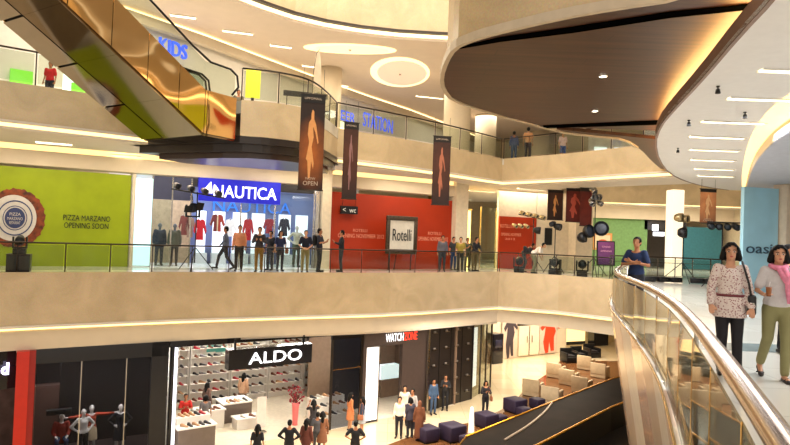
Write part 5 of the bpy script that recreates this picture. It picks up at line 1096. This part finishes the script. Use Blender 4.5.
# ------------------------------------------------------------------ people behind the first-floor railing
def on1(x, back=.6): 
    p = ax(offs(E1, -back), x); return Vector((p[0], p[1], 0.0))
def rotface(x, deg=0): return math.radians(deg)
P1 = [
 (226,2.0,'person in grey-blue shirt and dark trousers walking left past the shop',-70,'walk',0,('shirt',(84,92,110)),('trousers',(34,36,50)),'short',1.74,()),
 (240,1.0,'person in peach shirt and black trousers standing by the railing',10,'stand',1,('shirt',(226,150,110)),('trousers',(30,30,40)),'short',1.8,()),
 (260,.5,'person in dark plaid shirt and mustard trousers holding a phone',5,'phone',1,('shirt',(56,50,56)),('trousers',(170,120,50)),'short',1.76,('phone',)),
 (271,1.6,'person in black top and dark jeans behind the mustard-trousered one',-20,'stand',0,('tee',(30,32,44)),('trousers',(40,46,66)),'short',1.62,()),
 (281,1.0,'person in navy top with a pale bag on the hip',30,'stand',1,('tee',(36,44,80)),('trousers',(44,50,70)),'long',1.64,('bag',)),
 (306,.3,'person in navy tee and khaki trousers leaning on the railing',10,'rail',1,('tee',(20,24,44)),('trousers',(176,156,110)),'short',1.72,()),
 (320,.7,'person with black backpack in dark shirt looking right',80,'phone',0,('tee',(30,34,50)),('trousers',(28,34,50)),'short',1.8,('backpack',)),
 (342,.8,'person in black shirt in profile before the red hoarding',-80,'phone',0,('shirt',(22,22,28)),('trousers',(56,56,66)),'short',1.76,()),
 (443,.8,'person in grey shirt standing alone before the red hoarding',0,'stand',0,('shirt',(92,88,96)),('trousers',(60,60,70)),'short',1.7,()),
 (454,1.6,'person in dark blue jeans and dark tee at the pillar',20,'stand',0,('tee',(44,46,50)),('trousers',(40,60,100)),'short',1.66,()),
 (461,.5,'person in yellow and brown top beside the pillar',-10,'stand',1,('tee',(150,130,50)),('trousers',(50,50,50)),'short',1.66,()),
 (468,1.2,'person in dark green top next to the yellow-topped one',15,'phone',0,('tee',(60,70,50)),('trousers',(90,80,60)),'short',1.64,()),
 (475,.8,'person in black shirt and brown trousers leaning over the railing by the lobby',40,'rail',0,('shirt',(24,24,30)),('trousers',(110,90,60)),'short',1.7,()),
 (524,1.3,'person in dark clothes stooping behind the white-shirted crew member',70,'stoop',0,('tee',(40,40,44)),('trousers',(60,60,60)),'short',1.7,('backpack',)),
 (534,.5,'person in white shirt bending over equipment right of the small red wall',60,'stoop',1,('tee',(230,220,205)),('trousers',(150,140,110)),'short',1.75,()),
]
for x, b, lab, yaw, pose, sk, top, bot, hr, H, ex in P1:
    person(lab, on1(x, b), math.radians(yaw), H, pose, sk, top, bot, hr, extras=ex)
p = PY(637, hor(637), 13.3); person('person in dark blue tee with crossed arms beside the curved glass balustrade', (p.x,p.y,0), -.75, 1.76, 'crossed', 0, ('tee',(24,44,84)), ('trousers',(34,36,48)), 'short', vx=.012)
p = PY(789, hor(789), 9.6); person('person in black at the right edge behind the two women', (p.x,p.y,0), .2, 1.68, 'stand', 0, ('shirt',(26,24,28)), ('trousers',(24,24,28)), 'short')
# second floor
def on2(x, Y): p = PY(x, hor(x), Y); return Vector((p.x, p.y, Z2))
for x, Y, lab, yaw, sk, top, bot, hr, H in ((43,21.7,'person in red tee at the second-floor railing of the bright shop',0,0,('tee',(200,30,40)),('trousers',(40,40,50)),'short',1.5),
  (511,33.3,'person in blue shirt looking over the second-floor railing',160,0,('shirt',(70,84,130)),('trousers',(50,70,110)),'short',1.66),
  (525,32.6,'person in tan top standing at the second-floor railing',170,1,('tee',(206,150,104)),('trousers',(60,50,60)),'short',1.78),
  (560,33,'person in pale pink top and blue shorts walking on the second floor',10,1,('tee',(226,190,190)),('shorts',(50,80,150)),'short',1.68),
  (233,25.5,'person standing behind the foot of the escalator',20,0,('tee',(120,110,90)),('trousers',(50,50,56)),'short',1.6)):
    person(lab, on2(x, Y), math.radians(yaw), H, 'stand', sk, top, bot, hr)
# ground floor
def on0(x, y, H): p = PZ(x, y, Z0+H); return Vector((p.x, p.y, Z0+.007))
P0_ = [
 (258,425,1.62,'person in black, head and shoulders at the bottom edge, left of the black-shirted one',180,'stand',0,('tee',(24,24,32)),('trousers',(30,30,40)),'long'),
 (290,420,1.7,'person in black shirt with short hair before the shoe shop',180,'hips',0,('shirt',(18,20,28)),('trousers',(26,26,34)),'short'),
 (307,419,1.62,'person in dark brown top and brown hair at the bottom edge',170,'stand',0,('blouse',(96,48,40)),('trousers',(60,40,40)),'long'),
 (314,400,1.66,'person in dark top raising both hands to take a photo of the shoe shop',200,'photo',0,('tee',(44,40,44)),('trousers',(40,40,44)),'long'),
 (318,412,1.6,'person in charcoal tee between the photographer and the brown dress',180,'stand',0,('tee',(74,74,80)),('trousers',(60,60,66)),'short'),
 (323,412,1.6,'person in brown dress at the right of the shoe shop group',190,'stand',0,('dress',(120,76,50)),None,'long'),
 (351,393,1.6,'person in orange-brown patterned dress facing the white light panel',120,'stand',1,('dress',(196,120,74)),None,'long'),
 (363,397,1.58,'person in dark blouse and pale skirt beside the white light panel',-100,'stand',0,('blouse',(50,56,76)),('skirt',(170,176,186)),'long'),
 (356,421,1.66,'person in black seen from behind at the bottom edge before the watch shop',180,'hips',0,('tee',(20,20,28)),('trousers',(24,24,30)),'short'),
 (400,397,1.68,'front person in white shirt and black trousers in the watch shop group',-10,'stand',1,('shirt',(232,214,196)),('trousers',(22,22,30)),'short'),
 (405,386,1.72,'person in white shirt standing behind the front white-shirted one',0,'stand',1,('shirt',(236,222,206)),('trousers',(40,36,46)),'short'),
 (413,389,1.72,'person in light grey shirt at the back right of the group',-40,'stand',0,('shirt',(180,176,176)),('trousers',(44,44,56)),'short'),
 (411,398,1.64,'person in dark vest over white blouse in the watch shop group',200,'stand',0,('jacket',(50,46,60)),('trousers',(30,30,40)),'bob'),
 (420,401,1.62,'person in long brown dress and headscarf at the right of the group',180,'stand',0,('blouse',(104,60,36)),('long_skirt',(100,56,34)),'scarf'),
 (434,379,1.66,'person in blue clothes standing against the black panelled wall',20,'stand',0,('shirt',(60,84,116)),('trousers',(56,78,110)),'short'),
 (446,375,1.7,'person in black patterned shirt beside the blue-clothed one',-10,'phone',0,('shirt',(36,34,36)),('trousers',(26,26,32)),'short'),
 (486,381,1.66,'person in black holding a pink bag alone on the cream floor',10,'phone',0,('shirt',(24,20,26)),('trousers',(20,18,24)),'long'),
]
for x, y, H, lab, yaw, pose, sk, top, bot, hr in P0_:
    person(lab, on0(x, y, H), math.radians(yaw), H, pose, sk, top, bot, hr, haircol=mat('scarf_brown', (110,64,40), .8) if hr == 'scarf' else None, extras=('bag',) if x in (486, 363) else (), female=hr in ('long','bob','scarf'))
def ins(x, y, v, H):
    u, z = LS.px(x, y, v); return LS.p(u, v, Z0+.012)
for x, v, lab, yaw, pose, top, bot, hr, H in ((186,2.0,'shop assistant in red shirt at the left of the shoe shop',20,'phone',('tee',(200,40,30)),('trousers',(40,40,50)),'short',1.7),
  (207,3.6,'customer in brown dress at the shoe shop side shelves',150,'stand',('dress',(120,90,80)),None,'long',1.66),
  (206,1.75,'customer in grey shirt bending over the display tables',200,'stand',('tee',(116,112,112)),('trousers',(60,60,66)),'bob',1.62),
  (243,4.6,'customer in tan coat before the back shelves of the shoe shop',170,'stand',('jacket',(190,150,120)),('trousers',(120,100,90)),'long',1.66)):
    u = LS.px(x, v=v)[0]; person(lab, LS.p(u, v, Z0+.012), math.radians(yaw), H, pose, 0, top, bot, hr, female=hr != 'short')
# ------------------------------------------------------------------ the two women in the foreground
def floral():
    m, nt, b = nm('floral_cotton'); tc = nt.nodes.new('ShaderNodeTexCoord'); v = nt.nodes.new('ShaderNodeTexVoronoi'); v.inputs['Scale'].default_value = 44
    r = nt.nodes.new('ShaderNodeValToRGB'); e = r.color_ramp.elements; e[0].position = .22; e[0].color = s2l((120,56,70))+(1,); e[1].position = .42; e[1].color = s2l((226,212,206))+(1,)
    e2 = r.color_ramp.elements.new(.3); e2.color = s2l((186,130,130))+(1,)
    n = nt.nodes.new('ShaderNodeTexNoise'); n.inputs['Scale'].default_value = 9; mx = nt.nodes.new('ShaderNodeMixRGB'); mx.blend_type = 'MIX'; mx.inputs[2].default_value = s2l((228,214,208))+(1,)
    rr = nt.nodes.new('ShaderNodeValToRGB'); rr.color_ramp.elements[0].position = .6; rr.color_ramp.elements[1].position = .68
    L = nt.links.new; L(tc.outputs['Object'], v.inputs['Vector']); L(tc.outputs['Object'], n.inputs['Vector']); L(v.outputs['Distance'], r.inputs[0]); L(n.outputs['Fac'], rr.inputs[0]); L(rr.outputs[0], mx.inputs[0]); L(r.outputs[0], mx.inputs[1]); L(mx.outputs[0], b.inputs['Base Color']); b.inputs['Roughness'].default_value = .85
    return m
def face(t, h, lip=(170,70,70)):
    E = mat('eye_white', (225,215,205), .3); I = mat('eye_dark', (24,14,12), .2)
    for s in (-1,1):
        mb = MB(); mb.ball(h+Vector((s*.031,-.073,.008)), (.017,.011,.009), 10, 8); e = obj('eye', mb, E, t)
        mb = MB(); mb.ball(h+Vector((s*.031,-.081,.008)), (.0085,.005,.0085), 8, 6); obj('iris', mb, I, e)
        mb = MB(); mb.tube([h+Vector((s*.016,-.082,.028)), h+Vector((s*.032,-.084,.033)), h+Vector((s*.05,-.072,.027))], .0045, 6); obj('eyebrow', mb, HAIR, t)
    mb = MB(); mb.ball(h+Vector((0,-.094,-.05)), (.022,.006,.0045), 10, 6); mb.ball(h+Vector((0,-.093,-.058)), (.018,.007,.005), 10, 6); obj('lips', mb, mat('lips', lip, .4), t)
POSES['womanA'] = {'J': dict(shol=(-.148,0,1.38), shor=(.148,0,1.38), elbl=(-.215,.02,1.13), wril=(-.225,-.1,.92), hanl=(-.215,-.15,.84), elbr=(.215,.03,1.12), wrir=(.235,-.1,.9), hanr=(.235,-.14,.83), knel=(-.085,-.07,.5), ankl=(-.09,.06,.09), toel=(-.1,-.1,.04), kner=(.085,-.06,.5), ankr=(.09,-.12,.08), toer=(.1,-.28,.04))}
POSES['womanB'] = {'J': dict(shol=(-.148,0,1.38), shor=(.148,0,1.38), elbl=(-.24,-.02,1.12), wril=(-.2,-.22,1.08), hanl=(-.17,-.3,1.1), elbr=(.25,.05,1.13), wrir=(.27,.0,.9), hanr=(.27,-.04,.82), knel=(-.1,.02,.52), ankl=(-.14,.24,.16), toel=(-.15,.12,.05), kner=(.08,-.1,.5), ankr=(.07,-.1,.08), toer=(.08,-.26,.035))}
def woman(label, x, Y, H, key, yaw, top, bottom, hair, skin):
    p = PY(x, hor(x), Y); P = POSES[key]; t = thing('person', label, 'person', (p.x, p.y, 0), yaw); t.scale = (H/1.7,)*3
    link('body', body_mesh(P, key, .0085, True), skin, t)
    link('hair', hair_mesh(P, key, hair), HAIR, t); J = skeleton(P); face(t, J['hea'])
    link('blouse' if top[0] == 'blouse' else 'tee_shirt', cloth_mesh(P, key, top[0], .012, True), top[1], t); link('trousers', cloth_mesh(P, key, 'trousers', .013, True), bottom, t)
    return t, J
skw = mat('skin_woman', (206,152,120), .5, var=.04)
tA, J = woman('woman in white floral blouse with maroon belt, black trousers and black shoulder bag', 731, 7.8, 1.66, 'womanA', -.4, ('blouse', floral()), mat('black_trousers', (24,22,28), .8), 'bob', skw)
mb = MB(); mb.lathe([(.165,-.016),(.172,0),(.165,.016)], (0,0,1.035), 28, 1.0, .74); obj('belt', mb, mat('maroon_belt', (110,40,50), .4), tA)
mb = MB(); mb.box((.24,.0,.93), (.1,.24,.26), bev=.035); bg = obj('shoulder_bag', mb, mat('black_leather', (22,20,24), .35), tA)
mb = MB(); mb.tube([(.23,-.09,1.03),(.2,-.1,1.2),(.15,-.085,1.38),(.13,-.02,1.47),(.15,.08,1.4),(.23,.1,1.03)], .014, 8); obj('strap', mb, MATS['black_leather'], bg)
mb = MB(); mb.ball((.25,-.125,.95), (.015,.008,.015), 8, 6); obj('clasp', mb, CHROME, bg)
link('shoes', cloth_mesh(POSES['womanA'], 'womanA', 'shoes'), SHOE, tA)
tB, J = woman('woman in pale grey tee with long pink scarf and olive trousers, holding a drink', 779, 7.7, 1.65, 'womanB', -.35, ('tee', mat('pale_grey_tee', (206,202,204), .85, var=.05, scale=30)), mat('olive_trousers', (142,138,96), .85, var=.08), 'bob', skw)
PINK = mat('pink_scarf', (232,140,170), .85, var=.15, scale=20)
mb = MB(); n_ = J['nec']
mb.tube([n_+Vector((.085*math.cos(q), .08*math.sin(q)-.01, .01+.02*math.sin(q))) for q in [i*2*PI/20 for i in range(21)]], .032, 10)
mb.tube([(.04,-.1,1.42),(.08,-.15,1.3),(.09,-.16,1.12),(.1,-.155,.98)], [.035,.042,.045,.03], 10); mb.tube([(-.02,-.09,1.42),(.03,-.15,1.3),(.13,-.15,1.15),(.14,-.14,1.05)], [.03,.035,.035,.022], 10)
obj('scarf', mb, PINK, tB)
c = J['hanl']+Vector((.0,-.045,.03)); mb = MB(); mb.lathe([(.026,-.06),(.034,.05),(.036,.055)], tuple(c), 16); cp = obj('drink_cup', mb, mat('iced_tea_cup', (150,90,50), .2), tB)
mb = MB(); mb.tube([c+Vector((0,0,.05)), c+Vector((.01,-.01,.12))], .004, 6); obj('straw', mb, mat('straw_white', (230,230,230), .5), cp)
mat('dark_sandal', (40,30,30), .6)
for n in 'lr':
    mb = MB(); mb.cap(J['ank'+n]+Vector((0,.04,-.065)), J['toe'+n]+Vector((0,-.02,-.02)), .036, .034, 10); obj('sandal', mb, MATS['dark_sandal'], tB)
for n in 'lr':
    mb = MB(); a = J['toe'+n]+Vector((0,.04,.0)); mb.tube([a+Vector((-.045,0,-.01)), a+Vector((0,0,.03)), a+Vector((.045,0,-.01))], .009, 6); obj('sandal_strap', mb, MATS['dark_sandal'], tB)
# ------------------------------------------------------------------ banners
def banner_mat(name, c_in, c_out, cz=0, size=1.5):
    m, nt, b = nm(name); tc = nt.nodes.new('ShaderNodeTexCoord'); mp = nt.nodes.new('ShaderNodeMapping'); mp.inputs['Scale'].default_value = (1.6/size,.001,.8/size); mp.inputs['Location'].default_value = (0,0,cz)
    g = nt.nodes.new('ShaderNodeTexGradient'); g.gradient_type = 'SPHERICAL'; r = nt.nodes.new('ShaderNodeValToRGB'); r.color_ramp.elements[0].color = s2l(c_out)+(1,); r.color_ramp.elements[1].color = s2l(c_in)+(1,); r.color_ramp.elements[1].position = .9
    n = nt.nodes.new('ShaderNodeTexNoise'); n.inputs['Scale'].default_value = 3; mx = nt.nodes.new('ShaderNodeMixRGB'); mx.blend_type = 'OVERLAY'; mx.inputs[0].default_value = .5
    L = nt.links.new; L(tc.outputs['Object'], mp.inputs[0]); L(mp.outputs[0], g.inputs[0]); L(g.outputs['Fac'], r.inputs[0]); L(tc.outputs['Object'], n.inputs[0]); L(r.outputs[0], mx.inputs[1]); L(n.outputs['Fac'], mx.inputs[2]); L(mx.outputs[0], b.inputs['Base Color']); b.inputs['Roughness'].default_value = .6
    return m
def banner(label, x0, x1, yt, yb, Y, m, fig=None, head='LIPPOMALL', foot='NOW OPEN', skew=0, group=None, top_to=None):
    a = PY(x0, (yt+yb)/2, Y); b = PY(x1, (yt+yb)/2, Y*1.004); w = (b-a).length; ang = math.atan2(b.y-a.y, b.x-a.x); xm = (x0+x1)/2
    zt = PY(xm, yt, Y).z; zb = PY(xm, yb, Y).z; h = zt-zb; c = (a+b)/2
    t = thing('hanging_banner', label, 'banner', (c.x, c.y, zb), ang+skew, group)
    def o_(name, mb, mm, par=t): return obj(name, mb, mm, par)
    me = MB(); me.box((0,0,h/2), (w,.012,h)); q = o_('cloth', me, m); 
    me = MB(); me.box((0,-.01,h*.955), (w,.012,h*.09)); o_('header', me, mat('banner_black', (16,12,14), .6))
    for z in (h, 0): me = MB(); me.tube([(-w/2-.03,0,z),(w/2+.03,0,z)], .018, 8); o_('rod', me, STEEL)
    tt = (top_to or zt+.8)-zb
    for s in (-1,1): me = MB(); me.tube([(s*w*.42,0,h),(s*w*.42,0,tt)], .006, 5); o_('cord', me, BLACK)
    def tx(s, z, ww, hh):
        o = text('lettering', s, mat('banner_letter', (200,180,160), .6), (0,-.02,z), 0, ww, hh, .006); o.parent = t
    if head: tx(head, h*.955, w*.7, h*.022)
    if foot:
        tx(foot.split(' ')[0], h*.12, w*.4, h*.025); tx(foot.split(' ')[1], h*.07, w*.6, h*.045)
    if fig:
        me = MB(); P = [(.40,.12),(.47,.12),(.5,.3),(.58,.22),(.6,.28),(.5,.45),(.56,.55),(.53,.66),(.62,.6),(.72,.48),(.75,.5),(.64,.68),(.56,.74),(.55,.82),(.49,.84),(.45,.8),(.45,.74),(.37,.7),(.34,.58),(.4,.5),(.36,.42),(.3,.32),(.36,.3)]
        n = len(P); vs = [((u-.5)*w*fig[1], -.014-.008*k, h*v) for k in (0,1) for u, v in P]
        me.add(vs, [tuple(range(n)), tuple(range(2*n-1, n-1, -1))]+[(k, n+k, n+(k+1) % n, (k+1) % n) for k in range(n)]); o_('printed_figure', me, fig[0])
    return t
BM1 = banner_mat('banner_amber', (170,92,30), (34,16,12), -.9, 1.0); BM2 = banner_mat('banner_brown', (84,44,30), (26,14,14), -.9); BM3 = banner_mat('banner_dark_red', (120,36,24), (44,16,18), -.5)
FT = mat('figure_tan', (226,160,96), .6)
banner('largest hanging banner, amber, with a printed figure and NOW OPEN, below the landing railing', 299.5, 324, 94, 190, 19.2, BM1, (FT,1.1), skew=.12)
banner('slim dark brown hanging banner between the amber banner and the red-wall one', 342.5, 358, 122, 199, 23.6, BM2, (mat('figure_mauve', (150,110,110), .6),.7), foot=None, skew=.25)
banner('dark brown hanging banner in front of the right end of the red hoarding', 432.5, 450, 136, 205, 26.3, BM2, (mat('figure_rust', (180,110,84), .6),.9), foot=None)
banner('small brown banner hanging alone left of the pair of red banners', 547.5, 563, 190, 220, 33.5, BM2, (FT,.8), head=None, foot=None, top_to=4.42)
banner('wide dark red banner with printed figure, left of the overlapping pair', 566, 583, 188, 222, 32.2, BM3, (mat('figure_red2', (200,90,70), .6),1.5), head=None, foot=None, top_to=4.42)
banner('dark red banner, right and lower of the overlapping pair', 580, 592, 188, 226, 31.6, BM3, None, head=None, foot=None, top_to=4.42)
banner('amber banner hanging behind the floral-bloused woman near the lit column', 700, 716, 189, 223, 24.5, banner_mat('banner_gold', (214,140,90), (110,60,34), -.6), (mat('figure_pale', (232,180,130), .6),1), head=None, foot='NOW OPEN', top_to=4.3)
# ------------------------------------------------------------------ stage lighting
LAMPB = mat('lamp_black', (20,20,24), .4, .2); LENS = mat('lamp_lens', (54,60,72), .35, .3)
def par(par_o, c, yaw=0, tilt=.6, r=.11, m=LAMPB, name='par_lamp'):
    R = Matrix.Rotation(yaw, 3, 'Z') @ Matrix.Rotation(tilt+PI/2, 3, 'X')
    mb = MB(); base = MB(); base.lathe([(r*.55,-.2),(r*.8,-.12),(r,0),(r,.16),(r*.93,.16),(r*.93,.05)], n=14)
    mb.add([Vector(c)+R @ Vector(v) for v in base.v], base.f, True); o = obj(name, mb, m, par_o)
    l = MB(); l.lathe([(r*.9,.1),(r*.6,.12),(.01,.13)], n=14); mb = MB(); mb.add([Vector(c)+R @ Vector(v) for v in l.v], l.f, True); obj('lens', mb, LENS, o)
def tripod(t, h, spread=.55, n=3):
    for k in range(n):
        a = 2*PI*k/n+.4; mb = MB(); mb.tube([(0,0,min(.9,h*.4)),(spread*math.cos(a),spread*math.sin(a),.02)], .018, 6); obj('leg', mb, LAMPB, t)
    mb = MB(); mb.tube([(0,0,.3),(0,0,h)], .024, 8); obj('pole', mb, LAMPB, t)
def movhead(name, label, loc, yaw=0, s=1, base=True, par_o=None, tilt=.5):
    t = thing(name, label, 'stage light', loc, yaw) if par_o is None else par_o
    z = 0
    if base: mb = MB(); mb.box((0,0,.09*s), (.36*s,.34*s,.18*s), bev=.02); obj('base', mb, LAMPB, t); z = .18*s
    mb = MB()
    for q in (-1,1): mb.box((q*.19*s,0,z+.2*s), (.05*s,.12*s,.36*s), bev=.01)
    mb.box((0,0,z+.03*s), (.42*s,.14*s,.05*s), bev=.01); obj('yoke', mb, LAMPB, t)
    par(t, (0,0,z+.28*s), 0, tilt, .14*s, name='lamp_head'); return t
# bar of four chrome cans with a black head below it, in front of the blue shop
p = PY(196, hor(196), ax(E1,196)[1]+.9); t = thing('light_stand', 'tripod light stand with a bar of four steel lamps before the blue shop', 'light stand', (p.x,p.y,0), .25)
tripod(t, 3.0, .75); mb = MB(); mb.tube([(-.95,0,3.08),(1.0,0,2.82)], .03, 8); obj('crossbar', mb, LAMPB, t)
CAN = mat('can_steel', (116,112,116), .3, .8)
for k in range(4): par(t, (-.75+k*.5,-.05,3.2-k*.07), .5, .3, .12, CAN)
t2 = movhead('moving_head_light', 'large black barn-door lamp hanging under the bar of steel lamps', (p.x-.05,p.y-.3,2.02), .5, 1.25, False, tilt=-.2)
mb = MB(); mb.box((.22,-.2,.42), (.34,.02,.3), .6, .3); mb.box((-.2,-.22,.3), (.3,.02,.26), -.5, -.4); obj('barn_door', mb, LAMPB, t2)
mb = MB(); mb.tube([(0,.0,.2),(0,.15,.75),(0,.3,.9)], .02, 6); obj('clamp', mb, LAMPB, t2)
# floor moving head on flight case at far left
p = on1(21, .5); t = thing('flight_case', 'black flight case on the first floor before the green hoarding', 'case', (p.x,p.y,0), .4); mb = MB(); mb.box((0,0,.28), (.66,.5,.54), bev=.02); obj('body', mb, LAMPB, t); mb = MB(); mb.box((0,0,.565), (.68,.52,.03)); obj('lid', mb, STEEL, t)
movhead('moving_head_light', 'black moving head lamp on top of the flight case at far left', (p.x,p.y,.58), .4, 1.0)
# right of the small red wall
p = on1(533, 1.8); t = thing('light_stand', 'tripod stand with a bar of pale cans right of the small red wall', 'light stand', (p.x,p.y,0), .1); tripod(t, 2.75, .8)
mb = MB(); mb.tube([(-.8,0,2.95),(.6,0,2.7)], .03, 6); obj('crossbar', mb, LAMPB, t); CANP = mat('can_pale', (170,150,110), .35, .7)
for k in range(4): par(t, (-.62+k*.36,-.05,3.02-k*.06), .4, .4, .11, CANP)
for k in range(3): par(t, (-1.0+k*.3,-.1,2.35), .4, .4, .09, CANP)
mb = MB(); mb.tube([(-1.1,0,2.36),(0,0,2.36)], .02, 6); obj('lower_bar', mb, LAMPB, t)
par(t, (.15,-.2,2.15), 1.2, .1, .19)
p = on1(555, 1.2); t = thing('light_stand', 'single pole stand with one black lamp left of the hanging red banners', 'light stand', (p.x,p.y,0)); tripod(t, 2.25, .6); par(t, (.1,-.05,2.35), .8, .2, .17); par(t, (-.12,.05,2.5), -.8, .3, .13)
for x, b, lab in ((520,.45,'black moving head on the floor left of the stooping pair'),(556,.45,'black moving head on the floor under the single-lamp stand'),(583,.45,'black moving head on the floor left of the purple notice stand')):
    p = on1(x, b); movhead('moving_head_light', lab, (p.x,p.y,0), random.uniform(-1,1), 1.35)
p = PY(620, hor(620), 21); p = PY(628, hor(628), 25.5)
t = thing('light_stand', 'tall stand with clustered steel and black lamps behind the blue-shirted person', 'light stand', (p.x,29.8,0)); tripod(t, 3.9, .8)
for k in range(9): par(t, (random.uniform(-.3,.3), random.uniform(-.25,.1), 3.55+(k//3)*.28), random.uniform(-1,1), random.uniform(-.4,.9), .13, mat('can_silver', (150,148,146), .22, .9))
par(t, (-.35,-.1,2.15), .6, -.2, .32); par(t, (.28,-.15,2.3), -.5, -.1, .36); par(t, (-.6,0,1.85), .9, -.2, .26)
p = PY(683, hor(683), 27.2); t = thing('light_stand', 'tripod stand with a pale lamp and a black lamp before the lit column', 'light stand', (p.x,p.y,0)); tripod(t, 2.9, .95); par(t, (-.25,-.1,2.85), .9, 0, .2, CANP); par(t, (-.0,-.1,2.8), .7, 0, .17, CANP); par(t, (-.1,-.15,2.2), 1.0, 0, .24)
p = PY(722, hor(722), 24.5); t = thing('light_stand', 'stand with a bar of black lamps behind the floral-bloused woman', 'light stand', (p.x,p.y,0)); tripod(t, 2.5, .7); mb = MB(); mb.tube([(-.6,0,2.6),(.7,0,2.6)], .03, 6); obj('crossbar', mb, LAMPB, t)
for k in range(4): par(t, (-.5+k*.33,-.05,2.45), random.uniform(-.4,.4), .3, .13)
# purple notice stand
p = on1(606, .9); t = thing('notice_stand', 'purple poster on a dark stand behind the first-floor railing', 'notice stand', (p.x,p.y,0)); mb = MB(); mb.box((0,0,1.15), (.85,.05,1.15), 0, -.08); obj('board', mb, LAMPB, t)
mb = MB(); mb.box((0,-.035,1.15), (.74,.02,1.04), 0, -.08); obj('poster', mb, banner_mat('purple_poster', (150,60,120), (66,30,76), -1.2, 2.2), t)
for s in (-.3,.3): mb = MB(); mb.tube([(s,.02,.65),(s*1.2,-.1,.01)], .016, 6); obj('leg', mb, LAMPB, t)
mb = MB(); mb.tube([(0,.05,1.2),(0,.4,.01)], .016, 6); obj('leg', mb, LAMPB, t)
for k, z in enumerate((1.45,1.25,.9)):
    o = text('lettering', ('GRAND','OPENING','2012')[k], mat('poster_letter', (214,150,170), .6), (0,-.05-.0*k,z), 0, (.4,.5,.24)[k], .07, .006); o.parent = t
# equipment line on the floor along the barrier
for k, x in enumerate((650,664,676,697,709,720,731)):
    p = ax(offs(RB,.8), x); t = thing('cable_case', 'low black equipment case lined up along the metal barrier', 'case', (p[0],p[1],0), random.uniform(-.3,.3), 'low black cases along the metal barrier')
    mb = MB(); mb.box((0,0,.12), (.5,.35,.22), bev=.02); obj('body', mb, LAMPB, t); mb = MB(); mb.tube([(-.1,-.18,.12),(0,-.22,.12),(.1,-.18,.12)], .012, 6); obj('handle', mb, STEEL, t)
# landing furniture
p = on2(292, 24.0); t = thing('kiosk_counter', 'dark kiosk counter behind the landing railing', 'kiosk', on2(296,26.5), .3); mb = MB(); mb.box((0,0,.5), (2.4,.7,.96), bev=.02); obj('counter', mb, mat('kiosk_grey', (130,120,108), .5), t); mb = MB(); mb.box((0,0,1.02), (2.6,.8,.06)); obj('top', mb, DARK, t)
mb = MB(); mb.box((.2,.1,1.75), (1.9,.1,.22)); sg = obj('sign_rail', mb, DARK, t); mb = MB(); mb.tube([(-.6,.1,1.05),(-.6,.1,1.7)], .02, 6); mb.tube([(1.0,.1,1.05),(1.0,.1,1.7)], .02, 6); obj('sign_post', mb, STEEL, t)
p = on2(307, 21.8); t = thing('feather_flag', 'slim cream feather flag standing on the landing above the amber banner', 'flag', on2(307,22.6), .2)
mb = MB(); P = [(0,.9),(.25,1.0),(.3,1.6),(.26,2.2),(.18,2.5),(.06,2.3)]; n = 6; mb.add([(a,s*.008,b) for s in (-1,1) for a, b in P], [tuple(range(n)), tuple(range(2*n-1,n-1,-1))]+[(k,n+k,n+(k+1)%n,(k+1)%n) for k in range(n)]); obj('cloth', mb, mat('flag_cream', (230,206,176), .7), t)
mb = MB(); mb.tube([(0,0,0),(0,0,1.6),(.1,0,2.4),(.2,0,2.55)], .012, 6); obj('pole', mb, STEEL, t); mb = MB(); mb.lathe([(.18,0),(.18,.03),(.03,.05)], n=14); obj('foot', mb, BLACK, t)
p = on2(255, 22.6); t = thing('yellow_display', 'bright yellow display beside the foot of the escalator', 'display', on2(247,21.4), .2); mb = MB(); mb.box((0,0,.9), (.5,.08,1.0), bev=.02); obj('panel', mb, emit('yellow_display', (240,230,60), .9), t); mb = MB(); mb.box((0,0,.2), (.1,.1,.4)); mb.box((0,0,.02), (.4,.3,.04)); obj('stand', mb, STEEL, t)
# ------------------------------------------------------------------ light
w = bpy.data.worlds.new('world'); SC.world = w; w.use_nodes = True
w.node_tree.nodes['Background'].inputs[0].default_value = (1,.89,.76,1); w.node_tree.nodes['Background'].inputs[1].default_value = 1.0
area('atrium_fill', (0,17,16.5), 18, 3600, (1,.9,.76), size_y=14)  # added overhead fill for the void, there is no skylight opening
def down(name, x, Y, z, sx, sy, e, col=(1,.88,.7)):
    p = PY(x, hor(x), Y); return area(name, (p.x,p.y,z), sx, e, col, (0,0,math.radians(25)), sy)
for i, (x, Y) in enumerate(((40,21.5),(180,24),(300,26),(420,29))): down('corridor_light', x, Y, 4.4, 3.5, .8, 110)
for i, (x, Y) in enumerate(((520,36),(580,38),(640,40),(705,40))): down('corridor_light_right', x, Y, 4.35, 4, 3, 240)
for i, (x, Y) in enumerate(((60,21.5),(180,24),(300,29),(400,34),(470,44))): down('second_floor_light', x, Y, 10.3, 4, 3, 170)
for i, (x, Y) in enumerate(((380,23),(480,27),(560,36),(530,41),(585,43))): down('ground_fill', x, Y, -2.1 if x > 470 else -2.7, 4, 2, 420)  # unseen fills added to lift the dim ground floor
for i, Y in enumerate((8, 13, 19, 25)): area('walkway_light', (8,Y,4.2), 4, 330, (.98,.98,1), size_y=2)
